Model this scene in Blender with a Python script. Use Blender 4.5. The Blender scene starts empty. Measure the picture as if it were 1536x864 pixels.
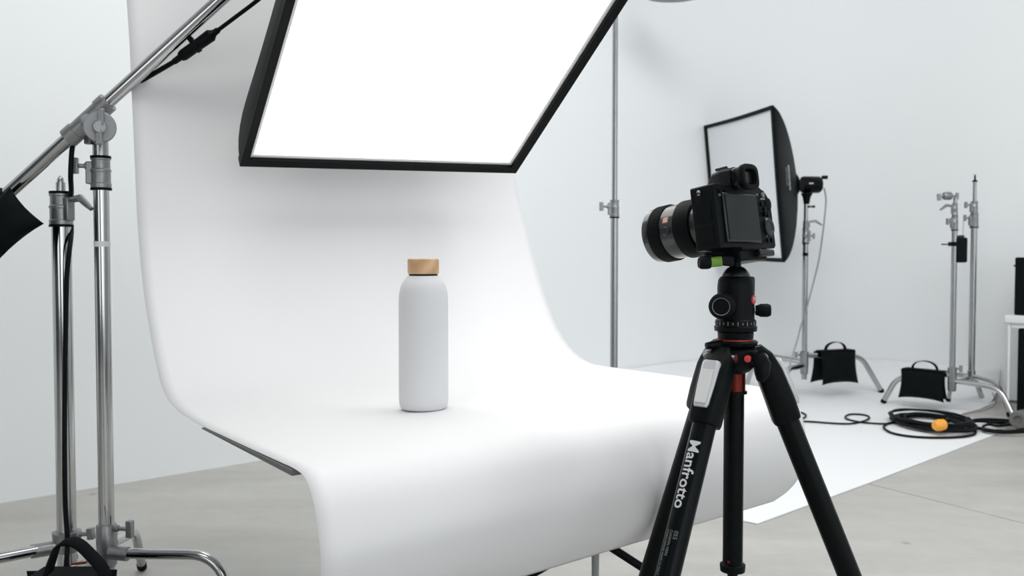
import bpy, bmesh, math, random
from mathutils import Vector as V, Matrix as M4
random.seed(7)
PI = math.pi
S = bpy.context.scene
COL = S.collection

# ------------------------------------------------------------------ camera
EYE = V((0, 0, .75)); FPX = 1400.0; PITCH = math.radians(2.13)
cam_d = bpy.data.cameras.new('camera'); cam = bpy.data.objects.new('camera', cam_d); COL.objects.link(cam)
cam.location = EYE; cam.rotation_euler = (PI/2 - PITCH, 0, 0)
cam_d.sensor_width = 36; cam_d.lens = 36*FPX/1536
cam_d.clip_start = .02; cam_d.clip_end = 100
cam_d.dof.use_dof = True; cam_d.dof.focus_distance = 1.25; cam_d.dof.aperture_fstop = 10
S.camera = cam

# ------------------------------------------------------------------ world, lights, exposure
w = bpy.data.worlds.new('world'); S.world = w; w.use_nodes = True
w.node_tree.nodes['Background'].inputs[0].default_value = (.90, .95, 1.0, 1)
w.node_tree.nodes['Background'].inputs[1].default_value = 1.05
S.view_settings.view_transform = 'Standard'; S.view_settings.look = 'None'
S.view_settings.exposure = 0.40; S.view_settings.gamma = 1; S.view_settings.use_curve_mapping = False

def area(name, loc, target, sx, sy, power, col=(1, 1, 1)):
    l = bpy.data.lights.new(name, 'AREA'); l.shape = 'RECTANGLE'; l.size = sx; l.size_y = sy; l.energy = power; l.color = col
    o = bpy.data.objects.new(name, l); COL.objects.link(o); o.location = loc
    o.rotation_euler = (V(target) - V(loc)).to_track_quat('-Z', 'Y').to_euler()
    return o
area('window_light', (-2.4, -3.4, 1.4), (-1.6, 3.2, .2), 2.6, 2.2, 24, (.98, .99, 1))  # added fill lamp behind the viewpoint, no window is built there
area('window_light', (1.8, -3.4, 1.4), (2.2, 4, .2), 2.6, 2.2, 16, (.98, .99, 1))  # second added fill from behind, aimed low at the right wall
area('wall_wash_light', (-.1, .75, 3.3), (-1.2, 2.0, -.6), 5.0, 1.0, 34, (1, .995, .985))  # unseen lamp added overhead to brighten the left wall
area('wall_wash_light', (.95, 2.05, 3.3), (1.9, 3.6, -.6), 4.0, 1.2, 60, (1, .995, .985))  # unseen lamp added overhead to brighten the right wall
area('ceiling_light', (.3, .8, 3.35), (.3, .8, 0), 2.4, 1.2, 6, (1, .995, .985))  # added soft fill from above, no fixture goes with it

# ------------------------------------------------------------------ helpers
def ray(px, py):
    u = (px - 768)/FPX; v = (432 - py)/FPX
    c, s = math.cos(PITCH), math.sin(PITCH)
    return V((u, c + v*s, -s + v*c))
def at(px, py, Y):                       # point seen at that pixel at distance Y
    d = ray(px, py); return EYE + d*(Y/d.y)
def G(px, py, z=0.0):                    # point seen at that pixel at height z
    d = ray(px, py); return EYE + d*((z - EYE.z)/d.z)
def onplane(px, py, n, c):
    d = ray(px, py); return EYE + d*(c/(n[0]*d.x + n[1]*d.y))

def mat(name, col, rough=.5, metal=0., spec=.5, var=.04, vscale=8., bump=0., bscale=200., emit=0., aniso=0., coat=0., trans=0.):
    m = bpy.data.materials.new(name); m.use_nodes = True; nt = m.node_tree; b = nt.nodes['Principled BSDF']
    b.inputs['Roughness'].default_value = rough; b.inputs['Metallic'].default_value = metal
    b.inputs['Specular IOR Level'].default_value = spec
    b.inputs['Coat Weight'].default_value = coat; b.inputs['Transmission Weight'].default_value = trans
    tc = nt.nodes.new('ShaderNodeTexCoord')
    nz = nt.nodes.new('ShaderNodeTexNoise'); nz.inputs['Scale'].default_value = vscale; nz.inputs['Detail'].default_value = 4
    nt.links.new(tc.outputs['Object'], nz.inputs['Vector'])
    cr = nt.nodes.new('ShaderNodeValToRGB')
    cr.color_ramp.elements[0].position = .3; cr.color_ramp.elements[1].position = .7
    cr.color_ramp.elements[0].color = tuple(c*(1 - var) for c in col) + (1,)
    cr.color_ramp.elements[1].color = tuple(min(1, c*(1 + var)) for c in col) + (1,)
    nt.links.new(nz.outputs['Fac'], cr.inputs[0]); nt.links.new(cr.outputs[0], b.inputs['Base Color'])
    if bump:
        n2 = nt.nodes.new('ShaderNodeTexNoise'); n2.inputs['Scale'].default_value = bscale; n2.inputs['Detail'].default_value = 3
        nt.links.new(tc.outputs['Object'], n2.inputs['Vector'])
        bp = nt.nodes.new('ShaderNodeBump'); bp.inputs['Strength'].default_value = bump; bp.inputs['Distance'].default_value = .002
        nt.links.new(n2.outputs['Fac'], bp.inputs['Height']); nt.links.new(bp.outputs[0], b.inputs['Normal'])
    if emit:
        b.inputs['Emission Color'].default_value = (1, .985, .97, 1); b.inputs['Emission Strength'].default_value = emit
    return m
MT = dict(
    wall=mat('painted_wall', (.855, .88, .89), .85, var=.006, vscale=1.2, bump=.05, bscale=90),
    ceil=mat('painted_ceiling', (.78, .79, .80), .9, var=.01),
    rear=mat('dark_rear_wall', (.16, .17, .18), .9, var=.05),
    paper=mat('seamless_paper', (.79, .79, .795), .75, spec=.2, var=.004, vscale=3, bump=.03, bscale=400),
    fpaper=mat('floor_paper', (.86, .87, .88), .8, spec=.2, var=.01, vscale=2),
    chrome=mat('polished_steel', (.47, .475, .475), .12, 1., var=.03, vscale=30),
    steel=mat('satin_steel', (.38, .385, .39), .26, 1., var=.05, vscale=60),
    cast=mat('cast_aluminium', (.29, .295, .30), .40, .85, var=.08, vscale=90, bump=.15, bscale=300),
    alu=mat('grey_aluminium', (.27, .275, .28), .45, .6, var=.05),
    rubber=mat('black_rubber', (.0016, .0034, .0038), .55, spec=.12, var=.2, vscale=60),
    plastic=mat('black_plastic', (.0016, .0034, .0038), .42, spec=.12, var=.15, vscale=80, bump=.1, bscale=1500),
    body=mat('camera_body_black', (.0016, .0034, .0038), .4, spec=.12, var=.15, vscale=120, bump=.25, bscale=2200),
    gloss=mat('gloss_black', (.004, .006, .007), .28, spec=.5, var=.1),
    barrel=mat('lens_barrel_black', (.006, .007, .008), .24, spec=.9, var=.05, coat=.6),
    screen=mat('screen_glass', (.010, .014, .015), .25, spec=.25, var=.05, vscale=4),
    carbon=mat('carbon_tube', (.0016, .0034, .0038), .3, spec=.12, var=.3, vscale=120),
    fabric=mat('black_fabric', (.0016, .0034, .0038), .75, spec=.12, var=.2, vscale=30, bump=.4, bscale=900),
    fabric2=mat('softbox_black_fabric', (.0016, .0034, .0038), .55, spec=.12, var=.2, vscale=12, bump=.15, bscale=60),
    cord=mat('black_cord', (.0016, .0034, .0038), .45, spec=.12, var=.1),
    gcord=mat('grey_cord', (.30, .31, .32), .5, var=.1),
    bcord=mat('beige_cord', (.42, .38, .33), .6, var=.1),
    red=mat('red_anodised', (.42, .035, .018), .35, .3, var=.05),
    copper=mat('dark_red_collar', (.16, .018, .010), .3, .7, var=.1),
    badge=mat('red_badge', (.6, .03, .025), .4, var=.05),
    orange=mat('orange_plastic', (.95, .42, .05), .5, var=.05),
    obadge=mat('orange_badge', (.55, .20, .10), .4, var=.05),
    level=mat('green_spirit_level', (.17, .32, .045), .3, var=.12, vscale=40),
    silver=mat('silver_plate', (.60, .61, .63), .38, .35, var=.03),
    print=mat('light_grey_print', (.62, .63, .64), .6, var=.02),
    dimprint=mat('faded_grey_print', (.16, .18, .18), .6, var=.05),
    white=mat('white_laminate', (.80, .81, .82), .5, var=.01),
    diff=mat('lit_diffuser', (.9, .9, .9), .8, var=.002, emit=1.6),
    hem=mat('white_nylon_hem', (.80, .79, .77), .8, var=.02),
    diff2=mat('unlit_diffuser', (.78, .80, .82), .6, spec=.3, var=.02, vscale=3),
    bottle=mat('white_powder_coat', (.73, .735, .745), .55, spec=.35, var=.01, bump=.12, bscale=1500),
    board=mat('grey_board', (.16, .155, .15), .7, var=.06, vscale=20),
    label=mat('white_sticker', (.7, .7, .7), .5, var=.02),
    dirt=mat('case_black', (.0016, .0034, .0038), .5, var=.2, spec=.12),
)
# concrete
def concrete():
    m = bpy.data.materials.new('polished_concrete'); m.use_nodes = True; nt = m.node_tree; b = nt.nodes['Principled BSDF']
    N = nt.nodes.new; L = nt.links.new
    g = N('ShaderNodeNewGeometry')
    n1 = N('ShaderNodeTexNoise'); n1.inputs['Scale'].default_value = 1.6; n1.inputs['Detail'].default_value = 8; n1.inputs['Roughness'].default_value = .6
    n2 = N('ShaderNodeTexNoise'); n2.inputs['Scale'].default_value = 14; n2.inputs['Detail'].default_value = 8; n2.inputs['Roughness'].default_value = .7
    mp = N('ShaderNodeMapping'); mp.inputs['Rotation'].default_value = (0, 0, .3); mp.inputs['Scale'].default_value = (1, 3.0, 1)
    L(g.outputs['Position'], mp.inputs[0]); L(mp.outputs[0], n1.inputs['Vector']); L(g.outputs['Position'], n2.inputs['Vector'])
    c1 = N('ShaderNodeValToRGB'); c1.color_ramp.elements[0].position = .33; c1.color_ramp.elements[1].position = .68
    c1.color_ramp.elements[0].color = (.44, .432, .402, 1); c1.color_ramp.elements[1].color = (.545, .537, .507, 1)
    L(n1.outputs['Fac'], c1.inputs[0])
    c2 = N('ShaderNodeValToRGB'); c2.color_ramp.elements[0].position = .3; c2.color_ramp.elements[1].position = .7
    c2.color_ramp.elements[0].color = (.90, .90, .90, 1); c2.color_ramp.elements[1].color = (1, 1, 1, 1)
    L(n2.outputs['Fac'], c2.inputs[0])
    mx = N('ShaderNodeMix'); mx.data_type = 'RGBA'; mx.blend_type = 'MULTIPLY'; mx.inputs[0].default_value = 1
    L(c1.outputs[0], mx.inputs[6]); L(c2.outputs[0], mx.inputs[7])
    vo = N('ShaderNodeTexVoronoi'); vo.inputs['Scale'].default_value = 2.6; vo.inputs['Randomness'].default_value = 1
    L(g.outputs['Position'], vo.inputs['Vector'])
    c3 = N('ShaderNodeValToRGB'); c3.color_ramp.elements[0].position = .018; c3.color_ramp.elements[1].position = .045
    c3.color_ramp.elements[0].color = (.62, .61, .60, 1); c3.color_ramp.elements[1].color = (1, 1, 1, 1)
    L(vo.outputs['Distance'], c3.inputs[0])
    m2 = N('ShaderNodeMix'); m2.data_type = 'RGBA'; m2.blend_type = 'MULTIPLY'; m2.inputs[0].default_value = 1
    L(mx.outputs[2], m2.inputs[6]); L(c3.outputs[0], m2.inputs[7]); L(m2.outputs[2], b.inputs['Base Color'])
    b.inputs['Roughness'].default_value = .42; b.inputs['Specular IOR Level'].default_value = .35
    bp = N('ShaderNodeBump'); bp.inputs['Strength'].default_value = .08; bp.inputs['Distance'].default_value = .003
    L(n2.outputs['Fac'], bp.inputs['Height']); L(bp.outputs[0], b.inputs['Normal'])
    return m
MT['concrete'] = concrete()
def wood():
    m = bpy.data.materials.new('light_wood'); m.use_nodes = True; nt = m.node_tree; b = nt.nodes['Principled BSDF']
    N = nt.nodes.new; L = nt.links.new
    tc = N('ShaderNodeTexCoord'); mp = N('ShaderNodeMapping'); mp.inputs['Scale'].default_value = (60, 60, 14); mp.inputs['Rotation'].default_value = (.15, .1, 0)
    wv = N('ShaderNodeTexWave'); wv.wave_type = 'RINGS'; wv.inputs['Scale'].default_value = .55; wv.inputs['Distortion'].default_value = 5; wv.inputs['Detail'].default_value = 3; wv.inputs['Detail Scale'].default_value = 1.2
    cr = N('ShaderNodeValToRGB'); cr.color_ramp.elements[0].color = (.56, .34, .17, 1); cr.color_ramp.elements[1].color = (.72, .48, .27, 1)
    L(tc.outputs['Object'], mp.inputs[0]); L(mp.outputs[0], wv.inputs['Vector']); L(wv.outputs['Fac'], cr.inputs[0]); L(cr.outputs[0], b.inputs['Base Color'])
    b.inputs['Roughness'].default_value = .55; return m
MT['wood'] = wood()

WM = {}
def link(o, parent, world):
    COL.objects.link(o)
    if parent is not None: o.parent = parent
def finish(me, ang):
    for p in me.polygons: p.use_smooth = True
    me.set_sharp_from_angle(angle=math.radians(ang))
def obj(name, bm, m, parent=None, local=False, ang=35, bevel=0, bseg=2, subsurf=0, solid=0, soff=0.):
    bmesh.ops.recalc_face_normals(bm, faces=bm.faces) if not solid else None
    me = bpy.data.meshes.new(name); bm.to_mesh(me); bm.free()
    if parent is not None:
        W = WM[parent.name]
        if not local: me.transform(W.inverted())
    else:
        cs = [v.co for v in me.vertices]
        c = V(((min(p.x for p in cs) + max(p.x for p in cs))/2, (min(p.y for p in cs) + max(p.y for p in cs))/2, min(p.z for p in cs)))
        me.transform(M4.Translation(-c)); W = M4.Translation(c)
    finish(me, ang); me.materials.append(MT[m])
    o = bpy.data.objects.new(name, me); link(o, parent, W)
    if parent is None: o.location = W.translation
    WM[o.name] = W
    if solid:
        md = o.modifiers.new('solid', 'SOLIDIFY'); md.thickness = solid; md.offset = soff
    if subsurf:
        md = o.modifiers.new('sub', 'SUBSURF'); md.levels = subsurf; md.render_levels = subsurf
    if bevel:
        md = o.modifiers.new('bevel', 'BEVEL'); md.width = bevel; md.segments = bseg; md.limit_method = 'ANGLE'; md.angle_limit = math.radians(30)
    return o
def tag(o, label=None, cat=None, group=None, kind=None):
    for k, v in (('label', label), ('category', cat), ('group', group), ('kind', kind)):
        if v: o[k] = v
    return o
def thing(name, label, cat, loc, rot=None, group=None):
    o = bpy.data.objects.new(name, None); COL.objects.link(o); o.empty_display_size = .05
    W = M4.Translation(V(loc)) @ (rot.to_4x4() if rot else M4.Identity(4))
    o.matrix_world = W; o.location = W.translation; o.rotation_euler = W.to_euler()
    WM[o.name] = W; return tag(o, label, cat, group)
def frame(z, xh=None):                    # rotation whose Z column is z
    z = V(z).normalized(); xh = V(xh) if xh else (V((1, 0, 0)) if abs(z.x) < .9 else V((0, 1, 0)))
    x = (xh - z*xh.dot(z)).normalized(); y = z.cross(x)
    return M4((x, y, z)).transposed()
def NB(): return bmesh.new()
def box(bm, c, s, R=None):
    R = R.to_4x4() if R else M4.Identity(4)
    bmesh.ops.create_cube(bm, size=1, matrix=M4.Translation(V(c)) @ R @ M4.Diagonal((s[0], s[1], s[2], 1)))
    return bm
def cyl(bm, a, b, r, r2=None, seg=24):
    a = V(a); b = V(b); R = frame(b - a).to_4x4()
    bmesh.ops.create_cone(bm, cap_ends=True, segments=seg, radius1=r, radius2=r if r2 is None else r2, depth=(b - a).length,
                          matrix=M4.Translation((a + b)/2) @ R)
    return bm
def lathe(bm, prof, o=(0, 0, 0), R=None, seg=40):
    R = R.to_4x4() if R else M4.Identity(4); W = M4.Translation(V(o)) @ R; rings = []
    for r, z in prof:
        if r < 1e-6: rings.append([bm.verts.new(W @ V((0, 0, z)))])
        else: rings.append([bm.verts.new(W @ V((r*math.cos(2*PI*i/seg), r*math.sin(2*PI*i/seg), z))) for i in range(seg)])
    for a, b in zip(rings, rings[1:]):
        for i in range(seg):
            j = (i + 1) % seg
            if len(a) == 1 and len(b) == 1: continue
            if len(a) == 1: bm.faces.new((a[0], b[i], b[j]))
            elif len(b) == 1: bm.faces.new((a[i], a[j], b[0]))
            else: bm.faces.new((a[i], a[j], b[j], b[i]))
    for rg in (rings[0], rings[-1]):
        if len(rg) > 1: bm.faces.new(rg)
    return bm
def cat_rom(pts, n=6, closed=False):
    pts = [V(p) for p in pts]; out = []; N = len(pts)
    for i in range(N if closed else N - 1):
        g = (lambda k: pts[k % N]) if closed else (lambda k: pts[max(0, min(N - 1, k))])
        p0, p1, p2, p3 = g(i - 1), g(i), g(i + 1), g(i + 2)
        for k in range(n):
            t = k/n
            out.append(.5*((2*p1) + (p2 - p0)*t + (2*p0 - 5*p1 + 4*p2 - p3)*t*t + (3*p1 - p0 - 3*p2 + p3)*t**3))
    if not closed: out.append(pts[-1])
    return out
def tube(bm, pts, r, seg=14, closed=False, smooth=0, rs=None):
    pts = cat_rom(pts, smooth, closed) if smooth else [V(p) for p in pts]
    n = len(pts); rings = []; up = None
    for i, p in enumerate(pts):
        a = pts[(i - 1) % n] if closed or i else pts[0]; b = pts[(i + 1) % n] if closed or i < n - 1 else pts[-1]
        t = (b - a).normalized()
        if up is None: up = t.orthogonal().normalized()
        up = (up - t*up.dot(t)).normalized(); s = t.cross(up)
        rr = rs[i] if rs else r
        rings.append([bm.verts.new(p + (up*math.cos(2*PI*k/seg) + s*math.sin(2*PI*k/seg))*rr) for k in range(seg)])
    for i in range(n if closed else n - 1):
        A, B = rings[i], rings[(i + 1) % n]
        for k in range(seg):
            j = (k + 1) % seg; bm.faces.new((A[k], A[j], B[j], B[k]))
    if not closed: bm.faces.new(rings[0]); bm.faces.new(rings[-1])
    return bm
def arc3(a, b, c, n=8):                   # polyline a-b-c with a rounded corner at b
    a, b, c = V(a), V(b), V(c); d = min((a - b).length*.35, (c - b).length*.35, .055)
    p = b + (a - b).normalized()*d; q = b + (c - b).normalized()*d
    return [a] + [p*(1 - t)**2 + b*2*t*(1 - t) + q*t*t for t in [k/n for k in range(n + 1)]] + [c]
def text(name, s, size, W, m, parent, ext=.0002, align='CENTER', bold=0.):
    c = bpy.data.curves.new(name, 'FONT'); c.body = s; c.size = size; c.extrude = ext; c.align_x = align; c.align_y = 'CENTER'; c.offset = bold
    c.resolution_u = 3
    t = bpy.data.objects.new(name, c); COL.objects.link(t); bpy.context.view_layer.update()
    me = bpy.data.meshes.new_from_object(t.evaluated_get(bpy.context.evaluated_depsgraph_get()))
    bpy.data.objects.remove(t); me.name = name
    if size > .018 and size < .0201:
        b_ = bmesh.new(); b_.from_mesh(me); bmesh.ops.triangulate(b_, faces=b_.faces[:])
        for _ in range(5):
            es = [e for e in b_.edges if e.calc_length() > .0016]
            if not es: break
            bmesh.ops.subdivide_edges(b_, edges=es, cuts=1); bmesh.ops.triangulate(b_, faces=b_.faces[:])
        b_.to_mesh(me); b_.free()
    me.transform(WM[parent.name].inverted() @ W); me.materials.clear(); me.materials.append(MT[m])
    o = bpy.data.objects.new(name, me); link(o, parent, None); WM[o.name] = WM[parent.name]; return o

# ------------------------------------------------------------------ the room
CZ = 3.4
WL0 = G(0, 755); WL1 = G(395, 690)
dL = (WL1 - WL0).normalized(); nL = V((-dL.y, dL.x, 0))      # nL points away from the room
WR0 = G(1530, 605); dR = V((-dL.y, dL.x, 0)).normalized()
dR = (dR*.93 + V((-.50, .86, 0))*.07).normalized()
def isect(p, d, q, e):
    det = d.x*(-e.y) + e.x*d.y; r = q - p
    t = (r.x*(-e.y) + e.x*r.y)/det; return p + d*t
CORNER = isect(WL0, dL, WR0, dR)
nR = V((dR.y, -dR.x, 0))                                     # away from the room
T = .12
def wall(name, a, b, n, m='wall', z1=CZ):
    bm = NB(); vs = []
    for p in (a, b, b + n*T, a + n*T):
        vs.append((bm.verts.new((p.x, p.y, 0)), bm.verts.new((p.x, p.y, z1))))
    for i in range(4):
        j = (i + 1) % 4; bm.faces.new((vs[i][0], vs[j][0], vs[j][1], vs[i][1]))
    bm.faces.new([v[0] for v in vs]); bm.faces.new([v[1] for v in vs])
    return tag(obj(name, bm, m), kind='structure')
A0 = WL0 - dL*5.2
B0 = WR0 - dR*7.0
RCN = 1.1
pL = CORNER - dL*RCN; pR = CORNER - dR*RCN
wall('wall_left', A0, pL, nL)
wall('wall_right', pR, B0, nR)
wall('wall_rear', A0 - nL*9.6, A0, -dL, 'rear')  # unseen wall, put in dark so the chrome poles reflect dark stripes
cb = NB(); pts = [A0 + nL*.3 - dL*.3, CORNER + nL*.3 + nR*.3, B0 + nR*.3 - dR*.2, A0 - nL*9.6 - dL*.3]
lo = [cb.verts.new((p.x, p.y, CZ)) for p in pts]; hi = [cb.verts.new((p.x, p.y, CZ + .15)) for p in pts]
cb.faces.new(lo); cb.faces.new(hi)
for i in range(4): cb.faces.new((lo[i], lo[(i + 1) % 4], hi[(i + 1) % 4], hi[i]))
tag(obj('ceiling', cb, 'ceil'), kind='structure')
# concrete floor: base and the slabs poured on it, with open joints along the walls' directions
fb = NB(); fp = [p + V((0, 0, 0)) for p in pts]
lo = [fb.verts.new((p.x, p.y, -.30)) for p in fp]; hi = [fb.verts.new((p.x, p.y, -.012)) for p in fp]
fb.faces.new(lo); fb.faces.new(hi)
for i in range(4): fb.faces.new((lo[i], lo[(i + 1) % 4], hi[(i + 1) % 4], hi[i]))
floor = tag(obj('floor', fb, 'board'), kind='structure')
J = G(1340, 735); J2 = G(1536, 785); dj = (J - J2).normalized(); nj = V((dj.y, -dj.x, 0))
gap = .005
for i in range(-2, 2):
    for k in range(-2, 2):
        a0, a1 = i*3.4 + gap/2, (i + 1)*3.4 - gap/2; b0, b1 = k*3.4 + 1.9 + gap/2, (k + 1)*3.4 + 1.9 - gap/2
        bm = NB(); q = [J + nj*a + dj*b for a, b in ((a0, b0), (a1, b0), (a1, b1), (a0, b1))]
        lo = [bm.verts.new((p.x, p.y, -.012)) for p in q]; hi = [bm.verts.new((p.x, p.y, 0)) for p in q]
        bm.faces.new(lo); bm.faces.new(hi)
        for e in range(4): bm.faces.new((lo[e], lo[(e + 1) % 4], hi[(e + 1) % 4], hi[e]))
        obj('slab', bm, 'concrete', floor)
# curved corner joining both walls, and the white cove where they meet the floor
ARC = [(pL*(1 - t)**2 + CORNER*2*t*(1 - t) + pR*t*t) for t in [k/24 for k in range(25)]]
ARCN = []
for k in range(25):
    t = k/24; tg = (CORNER - pL)*(1 - t) + (pR - CORNER)*t; ARCN.append(V((-tg.y, tg.x, 0)).normalized())
bm = NB(); cols = []
for p, n in zip(ARC, ARCN):
    q = p + n*T; cols.append([bm.verts.new((a_.x, a_.y, z_)) for a_, z_ in ((p, 0), (p, CZ), (q, CZ), (q, 0))])
for A, B in zip(cols, cols[1:]):
    for k in range(4): bm.faces.new((A[k], A[(k + 1) % 4], B[(k + 1) % 4], B[k]))
bm.faces.new(cols[0]); bm.faces.new(cols[-1])
tag(obj('trim_2', bm, 'wall', ang=40), kind='structure')
def cove():
    bm = NB(); r = .16; n = 12; e0 = WL0 + dL*2.3; e1 = G(1492, 604)
    e1 = WR0 + dR*((e1 - WR0).dot(dR))
    st = []
    for base, out in [(e0, -nL)] + [(p, -q) for p, q in zip(ARC, ARCN)] + [(e1, -nR)]:
        ring = []
        for k in range(n + 1):
            a = k/n*PI/2; h = r*(1 - math.sin(a)); z = r*(1 - math.cos(a)) + .004
            ring.append(bm.verts.new(base + out*(h + .006) + V((0, 0, z))))
        st.append(ring)
    for A, B in zip(st, st[1:]):
        for k in range(n): bm.faces.new((A[k], A[k + 1], B[k + 1], B[k]))
    return bm
tag(obj('trim_1', cove(), 'fpaper', solid=.0025, ang=60), kind='structure')
bm = NB(); e1 = WR0 + dR*((G(1497, 605) - WR0).dot(dR)); e2 = B0
pts4 = [e1 - nR*.001, e2 - nR*.001, e2 - nR*.014, e1 - nR*.014]
lo = [bm.verts.new((p.x, p.y, 0)) for p in pts4]; hi = [bm.verts.new((p.x, p.y, .012)) for p in pts4]
bm.faces.new(lo); bm.faces.new(hi)
for i in range(4): bm.faces.new((lo[i], lo[(i + 1) % 4], hi[(i + 1) % 4], hi[i]))
tag(obj('baseboard_right', bm, 'board'), kind='structure')
# white paper on the floor
bm = NB()
pp = [G(1111, 782), G(1136, 787), G(1300, 727), G(1502, 649), G(1475, 634), G(1443, 623), G(1470, 614), WR0 + dR*((G(1492, 604) - WR0).dot(dR)) - nR*.03,
      ] + [p - q*.03 for p, q in zip(ARC[::-1], ARCN[::-1])] + [WL0 + dL*2.3 - nL*.03]
vs = [bm.verts.new((p.x, p.y, .001)) for p in pp]; bm.faces.new(vs)
r = bmesh.ops.extrude_face_region(bm, geom=bm.faces[:])
for v in r['geom']:
    if isinstance(v, bmesh.types.BMVert): v.co.z += .003
tag(obj('floor_paper', bm, 'fpaper'), 'wide white paper sheet covering the concrete floor at the right, up to the walls', 'backdrop')

# ------------------------------------------------------------------ the sweep of white paper over the low table
nP = V((.84, .54, 0)).normalized(); sP = V((-nP.y, nP.x, 0)); cL, cR = .346, 1.15
def edge(pix, c): 
    out = []
    for q in pix:
        p = onplane(q[0], q[1], nP, c); out.append(V((p.dot(sP), p.z)))
    return out
L_up = edge([(190, 0), (194, 60), (198, 150), (202, 240), (206, 330), (213, 415), (222, 480), (233, 540), (246, 588), (262, 611), (280, 625), (305, 640)], cL)
R_up = edge([(752, 0), (757, 100), (765, 200), (771, 250), (779, 300), (792, 350), (805, 400), (820, 450), (838, 495), (858, 525), (882, 543), (905, 549), (930, 552.5)], cR)
L_top = [L_up[-1]] + edge([(350, 661), (400, 684), (435, 700)], cL)
R_top = [R_up[-1]] + edge([(980, 559), (1040, 567), (1130, 579)], cR)
L_fr = [L_top[-1]] + edge([(452, 711), (462, 728), (471, 757), (478, 800), (482, 840)], cL)
R_fr = [R_top[-1]] + edge([(1172, 589), (1193, 605), (1204, 630), (1209, 662), (1207, 695), (1196, 720), (1180, 738), (1160, 752)], cR)
def push_front(lst, tgt):
    p = lst[-1]; 
    for k in range(1, 5):
        t = k/4; lst.append(V((p.x + (tgt.x - p.x)*t + .012*math.sin(PI*t)*-1, p.y + (tgt.y - p.y)*t)))
push_front(L_fr, V((L_fr[-1].x +   .045, .336)))
def resample(pts, n):
    p3 = cat_rom([V((p.x, p.y, 0)) for p in pts], 8)
    L = [0]
    for a, b in zip(p3, p3[1:]): L.append(L[-1] + (b - a).length)
    out = []
    for i in range(n + 1):
        s = L[-1]*i/n; k = 0
        while k < len(L) - 2 and L[k + 1] < s: k += 1
        t = (s - L[k])/max(1e-9, L[k + 1] - L[k]); out.append(p3[k].lerp(p3[k + 1], t))
    return out
def extend(lst, ztop):
    a, b = lst[0], lst[1]; d = (a - b).normalized(); return [a + d*((ztop - a.y)/d.y)] + lst
ZT = 1.98
L_up = extend(L_up, ZT); R_up = extend(R_up, ZT)
EL = resample(L_up, 60)[:-1] + resample(L_top, 16)[:-1] + resample(L_fr, 34)
ER = resample(R_up, 60)[:-1] + resample(R_top, 16)[:-1] + resample(R_fr, 34)
bm = NB(); NU = 40; grid = []
for i in range(len(EL)):
    row = []
    for j in range(NU + 1):
        t = j/NU; q = EL[i].lerp(ER[i], t); c = cL + (cR - cL)*t
        # soft buckles in the paper where it rolls over the front of the board
        fr = max(0, (i - 70)/20.); bump_ = 0
        if i > 70:
            e = math.exp(-((i - 82)/7.)**2)
            bump_ = e*(.0016*math.sin(t*19 + 1.2) + .003*math.exp(-((t - .60)/.05)**2))
            bump_ += math.exp(-((i - 92)/12.)**2)*.002*math.sin(t*11 + i*.05)
        row.append(bm.verts.new(nP*c + sP*(q.x - bump_*.7) + V((0, 0, q.y + bump_*.6))))
    grid.append(row)
for A, B in zip(grid, grid[1:]):
    for j in range(NU): bm.faces.new((A[j], A[j + 1], B[j + 1], B[j]))
tag(obj('paper_sweep', bm, 'paper', solid=.0006, ang=80), 'white paper backdrop curving down and over the low table under the bottle', 'backdrop')
# crossbar carrying the paper, hung from the ceiling out of frame
top_a = nP*(cL - .12) + sP*EL[0].x + V((0, 0, ZT + .012)); top_b = nP*(cR + .12) + sP*ER[0].x + V((0, 0, ZT + .012))
cb = thing('crossbar', 'metal crossbar with paper core holding the white backdrop above the frame', 'crossbar', (top_a + top_b)/2)
obj('tube', cyl(NB(), top_a, top_b, .012), 'steel', cb)
for k in (0, 1):
    p = top_a.lerp(top_b, .04 + .92*k); obj('hanger', cyl(NB(), p, V((p.x, p.y, CZ)), .003, seg=8), 'steel', cb)

# low table: board on a dark splayed pedestal
def P2(n_, s_, z_): return nP*n_ + sP*s_ + V((0, 0, z_))
zt_f = (L_top[-1].y + R_top[-1].y)/2; zt_b = L_top[0].y
tb = thing('product_table', 'low table with thin grey board and splayed black legs under the white paper', 'table', (G(893, 900).x, 1.38, 0))
bm = NB(); th = .006
def ez(t_, back):
    return (L_top[0] if back else L_top[-1]).lerp(R_top[0] if back else R_top[-1], t_)
cs = []
for (t_, back) in ((0, 0), (1, 0), (1, 1), (0, 1)):
    e = ez(t_, back); c = cL + (cR - cL)*t_ + (.0 if t_ == 0 else -.01)
    s_ = e.x + (-.012 if not back else 0)
    cs.append(P2(c - (.002 if t_ == 0 else 0), s_, e.y - .0012))
hi = [bm.verts.new(p) for p in cs]; lo = [bm.verts.new(p - V((0, 0, th))) for p, th in zip(cs, (.0065, .005, .0018, .0018))]
bm.faces.new(hi); bm.faces.new(lo)
for i in range(4): bm.faces.new((lo[i], lo[(i + 1) % 4], hi[(i + 1) % 4], hi[i]))
obj('board', bm, 'board', tb)
pc = at(893, 850, 1.38); pc = V((pc.x, 1.38, 0)); hub_z = at(893, 806, 1.38).z
bz = ez(.5, 1).y - .008
bm = cyl(NB(), pc + V((0, 0, .055)), pc + V((0, 0, bz)), .0055, seg=20); obj('centre_post', bm, 'gcord', tb)
bm = cyl(NB(), pc + V((0, 0, bz - .012)), pc + V((0, 0, bz - .0005)), .09, seg=32); obj('mounting_plate', bm, 'plastic', tb, bevel=.003)
bm = lathe(NB(), [(.0058, hub_z - .016), (.013, hub_z - .014), (.013, hub_z + .014), (.0058, hub_z + .016)], pc); obj('hub', bm, 'plastic', tb)
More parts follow.
